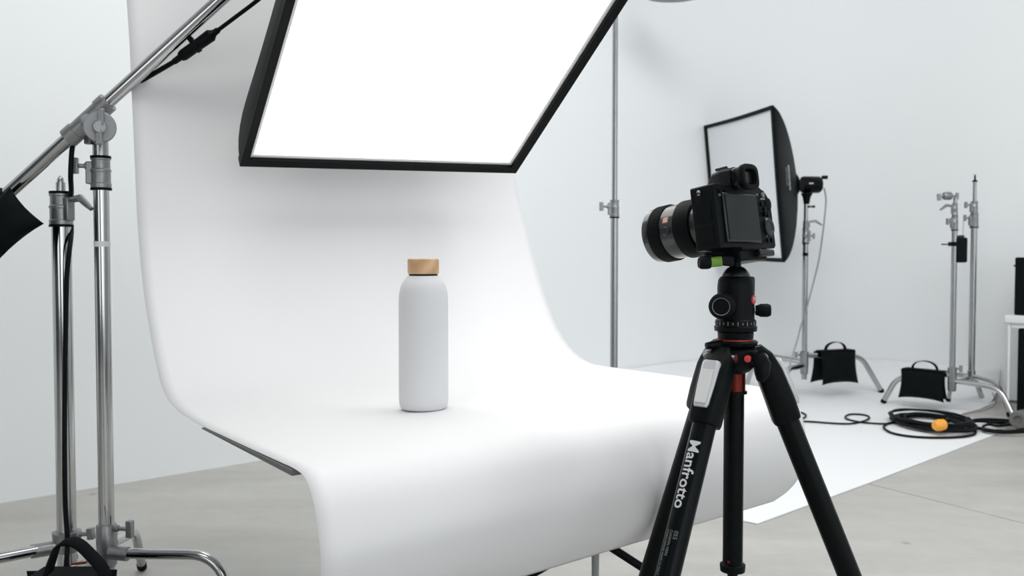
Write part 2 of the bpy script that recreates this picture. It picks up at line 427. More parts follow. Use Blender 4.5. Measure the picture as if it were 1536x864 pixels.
for dx_, dy_ in ((.50, -.02), (-.52, .04), (.045, .50)):
    a = pc + V((0, 0, hub_z)); e = V((pc.x + dx_, pc.y + dy_, .006))
    lg = obj('leg', tube(NB(), [a, e], .0062, 12), 'plastic', tb)
    obj('foot', cyl(NB(), e + V((0, 0, -.006)), e + (a - e).normalized()*.03, .009, .007), 'rubber', lg)

# ------------------------------------------------------------------ the bottle
bY = 1.40; bw = at(635.5, 560, bY); zpaper = ez(.4, 0).y
# height of the paper under the bottle, from the same surface
tb_ = at(635.5, 604, 1.37)
bx = bw.x; s_b = V((bx, bY, 0)).dot(sP); t_b = (V((bx, bY, 0)).dot(nP) - cL)/(cR - cL)
best = min(((abs(EL[i].lerp(ER[i], t_b).x - s_b), EL[i].lerp(ER[i], t_b).y) for i in range(61, 78)))
zb = best[1] + .0008
bt = thing('water_bottle', 'white matte water bottle with light wooden cap standing on the white paper', 'bottle', (bx, bY, zb))
R_ = .0372; H_ = at(635.5, 388, bY).z - zb
k = H_/.2175
pr = [(0, 0), (.0300, 0), (.0335, .0012), (.0358, .004), (.0368, .009), (R_, .016), (R_, .152), (.0368, .163), (.0358, .170), (.0344, .176), (.0328, .180), (.0305, .184), (.0278, .1875), (.0256, .190), (.0243, .1918), (.0236, .193), (0, .193)]
obj('body', lathe(NB(), [(r, z*k) for r, z in pr], seg=64), 'bottle', bt, local=True)
obj('neck_ring', lathe(NB(), [(.0, .193), (.0216, .193), (.0216, .1955), (0, .1955)][0:4] and [(0, .1925*k), (.0214, .1925*k), (.0214, .1962*k), (0, .1962*k)], seg=48), 'rubber', bt, local=True)
obj('cap', lathe(NB(), [(0, .1955*k), (.0222, .1955*k), (.0232, .1965*k), (.0235, .198*k), (.0235, .2155*k), (.0230, .2168*k), (.0220, .2175*k), (0, .2175*k)], seg=56), 'wood', bt, local=True)

# ------------------------------------------------------------------ softboxes
def softbox(name, label, c, u, v, n, wid, hei, depth, lit, mount_r=.05, bow=1.9, lip=.02, rimw=.014, group=None, curve_in=0.):
    """c centre of the face; u,v face axes; n = facing direction"""
    u, v, n = V(u).normalized(), V(v).normalized(), V(n).normalized()
    R = M4((u, v, n)).transposed()
    sb = thing(name, label, 'softbox', c, R, group)
    # fabric body, local coords: face at z=0, body to -depth
    bm = NB(); rings = []; NS = 16; per = 10
    def ring(sx, sy, z, sag=0.):
        pts = []
        for (ax, ay, bx_, by_) in ((-1, -1, 1, -1), (1, -1, 1, 1), (1, 1, -1, 1), (-1, 1, -1, -1)):
            for k in range(per):
                t = k/per; x = ax + (bx_ - ax)*t; y = ay + (by_ - ay)*t
                q = math.sin(PI*t)*sag
                nx, ny = (ay, -ax) if False else (0, 0)
                if ax == bx_: x *= (1 - q)
                else: y *= (1 - q)
                pts.append(bm.verts.new((x*sx, y*sy, z)))
        return pts
    sag0 = curve_in
    rings.append(ring(wid/2, hei/2, lip, sag0))
    for i in range(NS + 1):
        t = i/NS; f = 1 - t**bow
        mw = mount_r
        rings.append(ring(mw + (wid/2 - mw)*f, mw + (hei/2 - mw)*f, -depth*t, sag0*(1 - t) + .035*math.sin(PI*t)))
    for A, B in zip(rings, rings[1:]):
        for i in range(len(A)): bm.faces.new((A[i], A[(i + 1) % len(A)], B[(i + 1) % len(A)], B[i]))
    bm.faces.new(rings[-1])
    obj('fabric_body', bm, 'fabric2', sb, local=True, solid=.0016, ang=50)
    # border band around the face, mitred
    bm = NB()
    def rim(sx, sy, z): return ring(sx, sy, z, sag0)
    o1 = rim(wid/2 + .002, hei/2 + .002, lip + .001); i1 = rim(wid/2 - rimw, hei/2 - rimw, lip - .002)
    o0 = rim(wid/2 + .002, hei/2 + .002, -.006); i0 = rim(wid/2 - rimw, hei/2 - rimw, -.006)
    for A, B in ((o1, i1), (i1, i0), (i0, o0), (o0, o1)):
        for i in range(len(A)): bm.faces.new((A[i], A[(i + 1) % len(A)], B[(i + 1) % len(A)], B[i]))
    obj('border_band', bm, 'fabric2', sb, local=True, ang=50)
    # recessed diffuser
    bm = NB(); f1 = ring(wid/2 - rimw + .001, hei/2 - rimw + .001, lip - .010, sag0)
    f0 = ring(wid/2 - rimw + .001, hei/2 - rimw + .001, lip - .0115, sag0)
    bm.faces.new(f1); bm.faces.new(f0)
    for i in range(len(f1)): bm.faces.new((f1[i], f1[(i + 1) % len(f1)], f0[(i + 1) % len(f1)], f0[i]))
    df = obj('diffuser', bm, 'diff' if lit else 'diff2', sb, local=True)
    if lit:
        bm = NB(); a = ring(wid/2 - rimw + .001, hei/2 - rimw + .001, lip - .0085, sag0); b = ring(wid/2 - rimw - .007, hei/2 - rimw - .007, lip - .0095, sag0)
        for i in range(len(a)): bm.faces.new((a[i], a[(i + 1) % len(a)], b[(i + 1) % len(a)], b[i]))
        obj('diffuser_hem', bm, 'hem', sb, local=True, solid=.0006)
    # speed ring
    bm = lathe(NB(), [(0, -depth - .012), (mount_r + .012, -depth - .012), (mount_r + .014, -depth - .002), (mount_r + .006, -depth + .006), (0, -depth + .006)])
    obj('speed_ring', bm, 'plastic', sb, local=True)
    for sx in (-1, 1):
        for sy in (-1, 1):
            pts_ = []
            for i in range(9):
                t = i/8; f = 1 - t**bow
                pts_.append(((mount_r + (wid/2 - mount_r)*f - .006)*sx, (mount_r + (hei/2 - mount_r)*f - .006)*sy, -depth*t*.99 + .0))
            obj('rod', tube(NB(), pts_, .002, 6), 'steel', sb, local=True)
    return sb, R
# big lit one over the bottle
BL = at(360, 240, 1.66); 
e_u = V((.877, .479, .019)).normalized(); e_s = V((.392, -.740, .546)); e_s = (e_s - e_u*e_s.dot(e_u)).normalized()
Lw = .3367*1.66 - .006; Lh = .80
nf = e_u.cross(e_s); nf = nf if nf.z < 0 else -nf
c_face = BL + e_u*Lw/2 + e_s*Lh/2
SBD = .36
sb1, R1 = softbox('softbox', 'large lit softbox with black fabric sides hanging tilted above the bottle', c_face, e_u, nf.cross(e_u), nf, Lw, Lh, SBD, True, bow=2.0, lip=.012, rimw=.013)
rear = c_face - nf*SBD
obj('flash_head', lathe(NB(), [(0, 0), (.055, 0), (.058, .01), (.058, .2), (.05, .22), (0, .22)], rear - nf*.012, frame(-nf)), 'plastic', sb1)
# black cinch strap end showing along the left side
yk = obj('tilt_bracket', tube(NB(), [rear - nf*.06 + V((-.058, 0, 0)), rear - nf*.06 + V((-.09, 0, .02)), rear - nf*.06 + V((-.115, 0, .03))], .012, 12), 'plastic', sb1)

# ------------------------------------------------------------------ stand parts
def knob(bm, p, d, stem=.03, w_=.030, t_=.012, hh=.012, side=None):
    """T-shaped locking knob: stem from p along d ending in a bar"""
    d = V(d).normalized(); side = V(side) if side else V((0, 0, 1))
    cyl(bm, p, p + d*stem, .0042, seg=12)
    cyl(bm, p, p + d*stem*.35, .0065, seg=12)
    R = frame(d, side); box(bm, p + d*(stem + t_/2), (w_, hh, t_), R)
    return bm
def lever(bm, p, d, ln=.05):
    d = V(d).normalized(); q = p + d*.012; cyl(bm, p, q, .006, seg=12)
    pts_ = [q, q + d*ln*.35 + V((0, 0, .002)), q + d*ln*.7 + V((0, 0, -.010)), q + d*ln + V((0, 0, -.020))]
    tube(bm, pts_, .006, 10, rs=[.0065, .0075, .0062, .004]); return bm
def collar_bm(p, z0, z1, r, d=None):
    h = z1 - z0
    return lathe(NB(), [(r*.86, z0), (r, z0 + h*.03), (r, z0 + h*.16), (r*.94, z0 + h*.18), (r*.94, z0 + h*.52), (r, z0 + h*.54), (r, z0 + h*.60), (r*.9, z0 + h*.64),
                        (r*.9, z0 + h*.90), (r*.97, z0 + h*.92), (r*.97, z1), (r*.6, z1)], V((p.x, p.y, 0)), seg=32)
def ring_bm(p, z0, z1, r): return lathe(NB(), [(r*.7, z0), (r, z0), (r, z1), (r*.7, z1)], V((p.x, p.y, 0)), seg=32)
def put_collar(st, p, z0, z1, r, kd, style='T', kz=.6, mt='cast', stem=.026):
    c = obj('collar', collar_bm(p, z0, z1, r), mt, st)
    kd = V(kd).normalized(); hz = z0 + (z1 - z0)*kz
    obj('clamp_lug', box(NB(), V((p.x, p.y, (z0 + z1)/2)) + kd*r*.95, (r*.9, r*.8, (z1 - z0)*.72), frame((0, 0, 1), kd)), mt, c, bevel=.002)
    b = V((p.x, p.y, hz)) + kd*r*1.25
    obj('knob' if style == 'T' else 'lever', knob(NB(), b, kd, stem=stem) if style == 'T' else lever(NB(), b, kd), mt, c, bevel=.0015 if style == 'T' else 0)
    obj('rubber_ring', ring_bm(p, z0 - (z1 - z0)*.05, z0 + .001, r*1.03), 'rubber', c)
    return c
def cleg(st, a, bend, foot, r, mt='chrome'):
    l = obj('leg', tube(NB(), arc3(a, bend, foot, 10), r, 18), mt, st, ang=60)
    f = V(foot); b = V(bend); d = (f - b).normalized()
    obj('foot', cyl(NB(), f - d*.012, f + d*.004, r*1.12, seg=18), 'rubber', l)
    return l
def footpt(p, r): return V((p.x, p.y, r*1.0))

# left pair of heavy stands -------------------------------------------------
YA = 1.80
pa = at(92, 340, YA); pa = V((pa.x, YA, 0)); zA = lambda y: at(92, y, YA).z
A = thing('light_stand', 'thick chrome light stand at far left with short stud on top, nothing mounted', 'light stand', pa)
hubz = zA(818)
obj('pole', cyl(NB(), V((pa.x, pa.y, .045)), V((pa.x, pa.y, zA(338))), .0178, seg=40), 'chrome', A)
put_collar(A, pa, zA(338), zA(290), .0215, (1, -.55, 0), 'lever', kz=.80)
obj('end_ring', ring_bm(pa, zA(291), zA(287), .021), 'rubber', A)
obj('stud', lathe(NB(), [(0, zA(291)), (.0085, zA(290)), (.0085, zA(274)), (.0062, zA(273)), (.0062, zA(270)), (.0045, zA(266)), (0, zA(263))], pa), 'steel', A)
obj('leg_collar', lathe(NB(), [(.0178, zA(828)), (.024, zA(826)), (.025, zA(812)), (.0265, zA(800)), (.0265, zA(797)), (.0178, zA(796))], V((pa.x, pa.y, 0)), seg=32), 'cast', A)
bm = NB(); knob(bm, V((pa.x + .024, pa.y - .008, zA(800))), (1, -.1, .1), stem=.022, w_=.022); obj('leg_knob', bm, 'cast', A, bevel=.001)
a = V((pa.x - .02, pa.y - .01, hubz)); lf = at(-190, 900, 1.62); lf.z = .012
obj('leg_socket', tube(NB(), [a + V((.01, 0, 0)), a + V((-.035, -.02, -.003))], .0135, 16), 'cast', A)
cleg(A, a, a + V((-.30, -.22, -.012)), V((a.x - .38, a.y - .28, .011)), .0108)
a2 = V((pa.x + .0, pa.y + .02, hubz - .03)); cleg(A, a2, a2 + V((-.14, .26, -.005)), V((a2.x - .18, a2.y + .33, .011)), .0108)

YB = 1.76
pb = at(152, 300, YB); pb = V((pb.x, YB, 0)); zB = lambda y: at(152, y, YB).z
B = thing('light_stand', 'chrome light stand beside the far left pole, carrying the slanted boom arm', 'light stand', pb)
obj('pole', cyl(NB(), V((pb.x, pb.y, .07)), V((pb.x, pb.y, zB(284))), .0142, seg=40), 'chrome', B)
put_collar(B, pb, zB(283), zB(236), .0185, (-1, -.2, 0), 'T', kz=.72, stem=.016)
obj('end_ring', ring_bm(pb, zB(238), zB(234), .0185), 'rubber', B)
obj('upper_tube', cyl(NB(), V((pb.x, pb.y, zB(236))), V((pb.x, pb.y, zB(214))), .0142, seg=32), 'steel', B)
obj('sticker', ring_bm(pb, zB(370), zB(362), .0146), 'label', B)
bc = lathe(NB(), [(.0142, zB(850)), (.018, zB(846)), (.0185, zB(820)), (.019, zB(815)), (.019, zB(788)), (.0175, zB(786)), (.0142, zB(785))], V((pb.x, pb.y, 0)), seg=32)
obj('leg_collar', bc, 'cast', B)
bm = NB(); knob(bm, V((pb.x + .017, pb.y - .006, zB(791))), (1, -.15, 0), stem=.026, w_=.032); obj('leg_knob', bm, 'cast', B, bevel=.001)
hz = zB(826); a = V((pb.x + .014, pb.y - .010, hz))
obj('leg_socket', tube(NB(), [a - V((.004, 0, 0)), a + V((.032, -.004, -.002))], .0135, 16), 'cast', B)
br = at(312, 833, 1.74); cleg(B, a + V((.02, -.003, -.001)), at(326, 832, 1.72), V((at(372, 960, 1.70).x, 1.70, .010)), .0100)
fr_ = G(213, 856, .0); cleg(B, V((pb.x + .006, pb.y + .012, hz + .012)), at(203, 797, fr_.y - .09), V((fr_.x, fr_.y, .010)), .0100)
cleg(B, V((pb.x - .01, pb.y - .012, hz - .012)), V((pb.x - .10, pb.y - .26, hz - .016)), V((pb.x - .13, pb.y - .34, .010)), .0100)

# boom arm -----------------------------------------------------------------
YM = 1.72
bo = at(147, 167, YM); b_lo = at(-70, 366, YM + .02); b_hi = rear - nf*.06 + V((-.125, 0, .033))
dirb = (b_hi - bo)
px_target = at(330, 0, YM - .01)
bd = (px_target - bo).normalized(); 
boom = thing('boom_arm', 'long chrome boom arm running diagonally from the left stand up to the softbox', 'boom arm', at(150, 190, YM))
lo_pt = bo - bd*.46; hi_pt = bo + bd*(((b_hi - bo).dot(bd)))
obj('tube', cyl(NB(), lo_pt, hi_pt, .0122, seg=32), 'chrome', boom)
obj('end_joint', tube(NB(), [hi_pt - bd*.03, hi_pt + bd*.012, b_hi + V((.012, 0, 0))], .015, 16), 'cast', boom)
dc = at(150, 191, YM - .035)
vw = (EYE - dc).normalized(); vw = V((vw.x*.95, vw.y, vw.z*.6)).normalized()
Rd = frame(vw, (0, 0, 1))
sl = NB(); s0 = at(108, 203, YM); s1 = at(156, 158, YM); s0 = bo + bd*((s0 - bo).dot(bd)); s1 = bo + bd*((s1 - bo).dot(bd)) 
cyl(sl, s0, s1, .0165, seg=28); obj('grip_sleeve', sl, 'cast', boom)
for q in (s0, s1): obj('sleeve_lip', cyl(NB(), q - bd*.010, q + bd*.010, .0188, seg=28), 'cast', boom)
obj('pivot_disc', lathe(NB(), [(0, -.022), (.0245, -.022), (.0275, -.018), (.0275, -.004), (.0262, -.001), (.0262, .002), (.0262, .004), (.0262, .005), (.0275, .007), (.0275, .014), (.026, .016), (0, .016)], dc, Rd, seg=48), 'alu', boom)
bm = NB(); lathe(bm, [(0, .016), (.0125, .016), (.0125, .026), (.010, .029), (0, .029)], dc, Rd)
obj('boss', bm, 'cast', boom)
bm = NB(); box(bm, dc + vw*.024 + V((0.003, 0, .017)), (.011, .008, .030), frame(vw, (1, 0, 0)) @ M4.Rotation(PI/2, 3, 'Z') @ M4.Rotation(PI/2, 3, 'Z') if False else M4.Identity(3)); box(bm, dc + vw*.024 + V((-.001, 0, -.017)), (.012, .008, .030))
obj('wing_handle', bm, 'cast', boom, bevel=.002)
sk = lathe(NB(), [(0, zB(213)), (.0135, zB(213)), (.0135, zB(208)), (.012, zB(200)), (0, zB(200))], V((pb.x, pb.y, 0)))
obj('stand_socket', sk, 'cast', boom)
bm = box(NB(), V((pb.x - .018, pb.y - .01, zB(207))), (.012, .014, .026)); obj('socket_latch', bm, 'cast', boom, bevel=.002)
bm = NB(); mid = (s0 + s1)/2; cyl(bm, mid, dc - vw*.004, .016, .02); obj('neck', bm, 'cast', boom)

# power cord with inline coupler -------------------------------------------
YC = YM + .0
cd = thing('power_cord', 'black power cord with bulky inline coupler hanging along the diagonal boom arm', 'cord', at(290, 70, YM))
p_c0 = at(262, 92, YC); p_c1 = at(326, 46, YC)
obj('cable', tube(NB(), [p_c1, at(350, 28, YC), at(392, -4, YC - .005), at(440, -45, YC - .01), at(520, -150, 1.70), rear - nf*.15 + V((-.06, 0, 0))], .0038, 10, smooth=5), 'cord', cd)
obj('cable', tube(NB(), [p_c0, at(240, 105, YC + .01), at(205, 125, YC + .02), at(175, 142, YC + .025), at(148, 154, YC + .026), at(131, 168, YC + .024), at(121, 185, YC + .022), at(113, 205, YC + .02), at(108, 225, YC + .02), at(106, 262, YC + .02), at(107, 286, YC + .05), at(106, 300, YA + .012), at(104, 320, YA + .030), at(107, 342, YA + .012), at(106, 360, YA - .012), at(103, 385, YC + .045),
     at(100, 420, YC + .045), at(98, 520, YC + .045), at(97, 620, YC + .045), at(97, 700, YC + .018), at(98, 760, YC + .015), at(101, 805, YC + .01), at(100, 840, YC - .01), at(96, 880, YC - .03)], .0046, 10, smooth=5), 'cord', cd)
dcn = (p_c1 - p_c0).normalized(); Lc = (p_c1 - p_c0).length
obj('coupler', lathe(NB(), [(0, 0), (.0055, 0), (.006, Lc*.12), (.0085, Lc*.14), (.0105, Lc*.2), (.0105, Lc*.45), (.0128, Lc*.46), (.0128, Lc*.54), (.0105, Lc*.55), (.0115, Lc*.85), (.008, Lc*.9), (.0062, Lc*.93), (.0055, Lc), (0, Lc)], p_c0, frame(dcn), seg=20), 'plastic', cd)
obj('coupler_latch', box(NB(), p_c0 + dcn*Lc*.5 + V((-.008, 0, .010)), (.012, .012, .010), frame(dcn, (0, 1, 0))), 'plastic', cd, bevel=.002)
for k_ in range(2):
    q = p_c0 + dcn*Lc*(.04 + .92*k_); obj('strain_relief', lathe(NB(), [(.004, -.008)] + [(.0062 if i % 2 else .0048, -.006 + .002*i) for i in range(7)] + [(.004, .008)], q, frame(dcn), seg=14), 'rubber', cd)

# sandbags -------------------------------------------------------------------
def pillow(c, ux, W, H, T_, dz=None, flare=.10, nx=18, nz=14, jit=0):
    """hanging pouch: top edge centre c, ux horizontal axis, drops H"""
    ux = V(ux).normalized(); dz = V(dz).normalized() if dz else V((0, 0, -1)); uy = ux.cross(dz)
    bm = NB(); F = []
    for side in (1, -1):
        g = []
        for j in range(nz + 1):
            row = []
            for i in range(nx + 1):
                u = -1 + 2*i/nx; v = j/nz
                th_ = T_*max(0, 1 - abs(u)**3.2)**.6*max(0, 1 - abs(2*v - 1)**4)**.55
                w_ = W/2*(.945 + .055*(2*v - 1)**2 + (.03*(2*v - 1) if v > .5 else 0))
                drop = v*H + .007*(v**3)*abs(u)**3*H/.15 - .004*math.sin(PI*(u + 1)/2)*v
                wr = .0016*math.sin(u*9 + v*5 + jit) * (1 - abs(u))
                p = V(c) + ux*(u*w_) + dz*drop + uy*side*(th_ + wr*(1 if th_ > .002 else 0))
                if side == -1 and (i in (0, nx) or j in (0, nz)): row.append(F[0][j][i])
                else: row.append(bm.verts.new(p))
            g.append(row)
        F.append(g)
        for j in range(nz):
            for i in range(nx):
                q = (g[j][i], g[j][i + 1], g[j + 1][i + 1], g[j + 1][i]); bm.faces.new(q if side == 1 else q[::-1])
    return bm
def strap(a, b, h, w_, ux, up=(0, 0, 1), n=14, bulge=1.0):
    """flat webbing arch between a and b"""
    up = V(up); a = V(a); b = V(b); sd = (b - a).normalized().cross(up).normalized(); bm = NB(); rows = []
    for i in range(n + 1):
        t = i/n; p = a.lerp(b, .5 - .5*math.cos(PI*t)) + up*h*math.sin(PI*t)**bulge
        rows.append([bm.verts.new(p - sd*w_/2), bm.verts.new(p + sd*w_/2)])
    for A_, B_ in zip(rows, rows[1:]): bm.faces.new((A_[0], A_[1], B_[1], B_[0]))
    return bm
def saddle(label, c, ux, W, H, gap_, off=(0, 0, 0), group='black sandbags weighing down stands', legr=.012):
    ux = V(ux).normalized(); uy = V((ux.y, -ux.x, 0)); 
    if uy.y > 0: uy = -uy                   # toward the viewer's side
    s = thing('sandbag', label, 'sandbag', V(c) - V((0, 0, H)), None, None)
    obj('pouch', pillow(V(c) + uy*gap_, ux, W, H, .026, V((0, 0, -1)) + uy*.12), 'fabric', s, ang=80)
    obj('pouch', pillow(V(c) - uy*gap_ - ux*W*.06 + V(off), ux, W*.96, H*.98, .024, V((0, 0, -1)) - uy*.12, jit=2), 'fabric', s, ang=80)
    bm = box(NB(), V(c) + V((0, 0, .002)), (W*.92, gap_*2.6, .006), frame((0, 0, 1), ux)); obj('yoke', bm, 'fabric', s, bevel=.002)
    obj('handle', strap(V(c) - ux*W*.28, V(c) + ux*W*.28, .045, .022, ux, bulge=.8), 'fabric', s, solid=.003)
    return s

# counterweight bag on the lower end of the boom, top left
c0 = bo - bd*.265
cw = thing('sandbag', 'black counterweight sandbag strapped to the low end of the boom arm', 'sandbag', lo_pt)
q_out = V((bd.z, 0, -bd.x)).normalized()        # perpendicular to the boom, down-right
top_c = at(-22, 322, YM + .0)
obj('pouch', pillow(at(-30, 322, YM - .03), bd, .150, .085, .024, q_out), 'fabric', cw, ang=80)
obj('pouch', pillow(at(-30, 322, YM + .04), bd, .145, .083, .022, q_out, jit=3), 'fabric', cw, ang=80)
sl0 = at(8, 293, YM); sl0 = bo + bd*((sl0 - bo).dot(bd)); obj('sleeve', cyl(NB(), sl0 - bd*.15, sl0, .0215, .0165, seg=24), 'fabric', cw)

# bag over the legs of the left stands, bottom left
bg = thing('sandbag', 'black sandbag with arched strap at the foot of the two left stands', 'sandbag', V((at(105, 860, 1.62).x, 1.66, .01)))
bcx = at(108, 846, 1.64)
obj('pouch', pillow(V((bcx.x, 1.585, .185)), (1, .05, 0), .165, .15, .030, V((0, -.28, -1))), 'fabric', bg, ang=80)
obj('pouch', pillow(V((bcx.x - .01, 1.66, .180)), (1, .05, 0), .16, .14, .026, V((0, .1, -1)), jit=2), 'fabric', bg, ang=80)
obj('yoke', box(NB(), V((bcx.x, 1.62, .184)), (.12, .08, .008)), 'fabric', bg, bevel=.003)
bm = NB(); rows = []
sp = cat_rom([at(72, 862, 1.585), at(80, 836, 1.60), at(88, 818, 1.62), at(104, 812, 1.63), at(120, 817, 1.625), at(138, 834, 1.61), at(152, 850, 1.60), at(162, 868, 1.59)], 5)
for p in sp: rows.append([bm.verts.new(p + V((-.003, -.012, -.003))), bm.verts.new(p + V((.002, .012, .003)))])
for A_, B_ in zip(rows, rows[1:]): bm.faces.new((A_[0], A_[1], B_[1], B_[0]))
obj('handle', bm, 'fabric', bg, solid=.004)
bm = box(NB(), at(118, 845, 1.572), (.026, .004, .004), M4.Rotation(-.12, 3, 'Y')); obj('red_tab', bm, 'copper', bg, bevel=.001)
tag(bpy.data.objects['red_tab'], 'red fabric tab')

# ------------------------------------------------------------------ centre back stand
YS = 3.2
ps = at(921, 500, YS); ps = V((ps.x, YS, 0)); zS = lambda y: at(921, y, YS).z
Cs = thing('light_stand', 'tall thin chrome light stand behind the right side of the white paper sweep', 'light stand', ps)
obj('pole', cyl(NB(), V((ps.x, ps.y, .12)), V((ps.x, ps.y, zS(325))), .0128, seg=32), 'steel', Cs)
obj('upper_pole', cyl(NB(), V((ps.x, ps.y, zS(326))), V((ps.x, ps.y, 1.95)), .0095, seg=28), 'steel', Cs)
obj('stud', cyl(NB(), V((ps.x, ps.y, 1.95)), V((ps.x, ps.y, 1.99)), .006), 'steel', Cs)
put_collar(Cs, ps, zS(326), zS(300), .0165, (-1, -.2, 0), 'T', kz=.62, stem=.02)
for ang_ in (-20, 100, 220):
    d = V((math.cos(math.radians(ang_)), math.sin(math.radians(ang_)), 0)); a = V((ps.x, ps.y, .2)) + d*.01
    cleg(Cs, a, a + d*.34 + V((0, 0, -.01)), V((ps.x + d.x*.42, ps.y + d.y*.42, .011)), .0105)
obj('leg_collar', collar_bm(ps, .17, .24, .018), 'cast', Cs)

# ------------------------------------------------------------------ right softbox on its stand
YR = 4.80
tr = at(1155, 162, 4.45); tl = at(1057, 187, 5.13)
br_ = at(1177, 395, 4.44); 
u2 = (tl - tr); u2.z = 0; u2.normalize(); Wd = .72
v2 = (tr - br_); v2 = (v2 - u2*v2.dot(u2)); Hd = v2.length; v2.normalize()
n2 = u2.cross(v2); n2 = n2 if n2.x < 0 else -n2
u2 = v2.cross(n2)
fc = (tr + br_)/2 + ((tl - tr)*.5)
sb2, R2 = softbox('softbox', 'smaller unlit softbox with white front behind the camera on a tall stand', fc, u2, v2, n2, Wd, Hd, .285, False, mount_r=.05, bow=1.35, lip=.006, rimw=.016, curve_in=.012)
hd0 = fc - n2*.285
hdir = -n2; hdir = V((hdir.x, hdir.y, hdir.z*.4)).normalized()
fh = obj('flash_head', lathe(NB(), [(0, 0), (.040, 0), (.043, .008), (.043, .088), (.036, .098), (0, .098)], at(1203, 277, YR + .02), frame(V((1, .1, 0)))), 'plastic', sb2)
q = at(1237, 266, YR + .02); obj('rear_handle', box(NB(), q, (.03, .02, .018)), 'plastic', fh, bevel=.004)
obj('logo_plate', box(NB(), at(1217, 275, YR - .03), (.022, .002, .006)), 'print', fh)
bm = NB(); lathe(bm, [(0, -.055), (.014, -.055), (.02, -.02), (.03, 0), (0, 0)], at(1210, 290, YR)); obj('tilt_bracket', bm, 'plastic', sb2)
bm = NB(); knob(bm, at(1211, 310, YR), (1, -.2, 0), stem=.025, w_=.012); obj('tilt_knob', bm, 'plastic', sb2)
# lettering on the near side panel
W2 = WM[sb2.name]
for (txt, tt, sz, mm, vo) in (('elinchrom', .30, .030, 'print', .028), ('ROTALUX', .20, .019, 'dimprint', .034)):
    ff = 1 - tt**1.35; uu = .05 + (Wd/2 - .05)*ff
    back = V((-(Wd/2 - .05)*1.35*tt**.35, 0, -.285)).normalized(); down = V((0, -1, 0)); nrm = down.cross(back)
    if nrm.x < 0: nrm = -nrm
    RR = M4((down, nrm.cross(down), nrm)).transposed().to_4x4()
    text('lettering', txt, sz, W2 @ M4.Translation(V((uu, vo, -.285*tt)) + nrm*.010) @ RR, mm, sb2, ext=.0008, bold=.0004)
# its stand
pr_ = at(1207, 480, YR); pr_ = V((pr_.x, YR, 0)); zR = lambda y: at(1207, y, YR).z
Rs = thing('light_stand', 'steel light stand carrying the smaller softbox at the right', 'light stand', pr_)
obj('pole', cyl(NB(), V((pr_.x, pr_.y, .10)), V((pr_.x, pr_.y, zR(362))), .0135, seg=24), 'steel', Rs)
obj('upper_pole', cyl(NB(), V((pr_.x, pr_.y, zR(362))), V((pr_.x, pr_.y, zR(304))), .0105, seg=24), 'steel', Rs)
put_collar(Rs, pr_, zR(365), zR(343), .0175, (1, -.2, 0), 'T', kz=.5, stem=.012)
put_collar(Rs, pr_, zR(343), zR(331), .0150, (1, -.2, 0), 'lever', kz=.9)
obj('tape_band', ring_bm(pr_, zR(384), zR(379), .0142), 'rubber', Rs)
zh = at(1207, 538, YR).z
obj('leg_collar', lathe(NB(), [(.0135, zR(562)), (.019, zR(560)), (.021, zR(545)), (.021, zR(528)), (.0135, zR(526))], V((pr_.x, pr_.y, 0))), 'cast', Rs)
bm = NB(); knob(bm, V((pr_.x - .018, pr_.y, zR(532))), (-1, -.1, 0), stem=.02); obj('leg_knob', bm, 'cast', Rs)
f1 = G(1322, 584); f1 = V((pr_.x + .41, 4.98, .012)); f1.x = at(1322, 584, 4.98).x
lz = at(1210, 533, YR).z
cleg(Rs, V((pr_.x + .01, pr_.y, lz)), at(1292, 535, 4.93), f1, .0135)
cleg(Rs, V((pr_.x - .01, pr_.y - .01, at(1200, 548, YR).z)), at(1180, 554, 4.52), V((at(1172, 610, 4.42).x, 4.42, .012)), .0135)
cleg(Rs, V((pr_.x - .01, pr_.y + .01, at(1200, 543, YR).z)), at(1135, 531, 5.0), V((at(1118, 578, 5.08).x, 5.08, .012)), .0135)
lc = at(1253, 530.5, 4.865)
saddle('black sandbag hanging on the softbox stand leg, farther left of the two sandbags at right', V((lc.x, lc.y, lc.z + .012)), (at(1292, 534, 4.93) - V((pr_.x, pr_.y, lz))) * V((1, 1, 0)).x, .235, .155, .022) if False else None
ax = V((at(1292, 534, 4.93).x - pr_.x, 4.93 - YR, 0))
saddle('black sandbag with round handle on the leg of the smaller softbox stand', V((lc.x, lc.y, lc.z + .016)), ax, .225, .165, .022, off=(0, 0, .0))
tag(obj('power_cord', tube(NB(), [at(1236, 282, YR + .02), at(1239, 300, YR + .02), at(1236, 335, YR), at(1230, 380, YR), at(1225, 405, YR), at(1216, 440, YR - .02), at(1210, 462, YR - .02), at(1206, 475, YR - .005), at(1201, 490, YR - .02), at(1196, 510, YR - .05), at(1188, 535, YR - .1), at(1184, 555, YR - .15), at(1180, 585, YR - .2), G(1178, 612, .006)], .0042, 8, smooth=5), 'gcord'),
    'thin grey cord dangling from the flash head of the smaller softbox', 'cord')

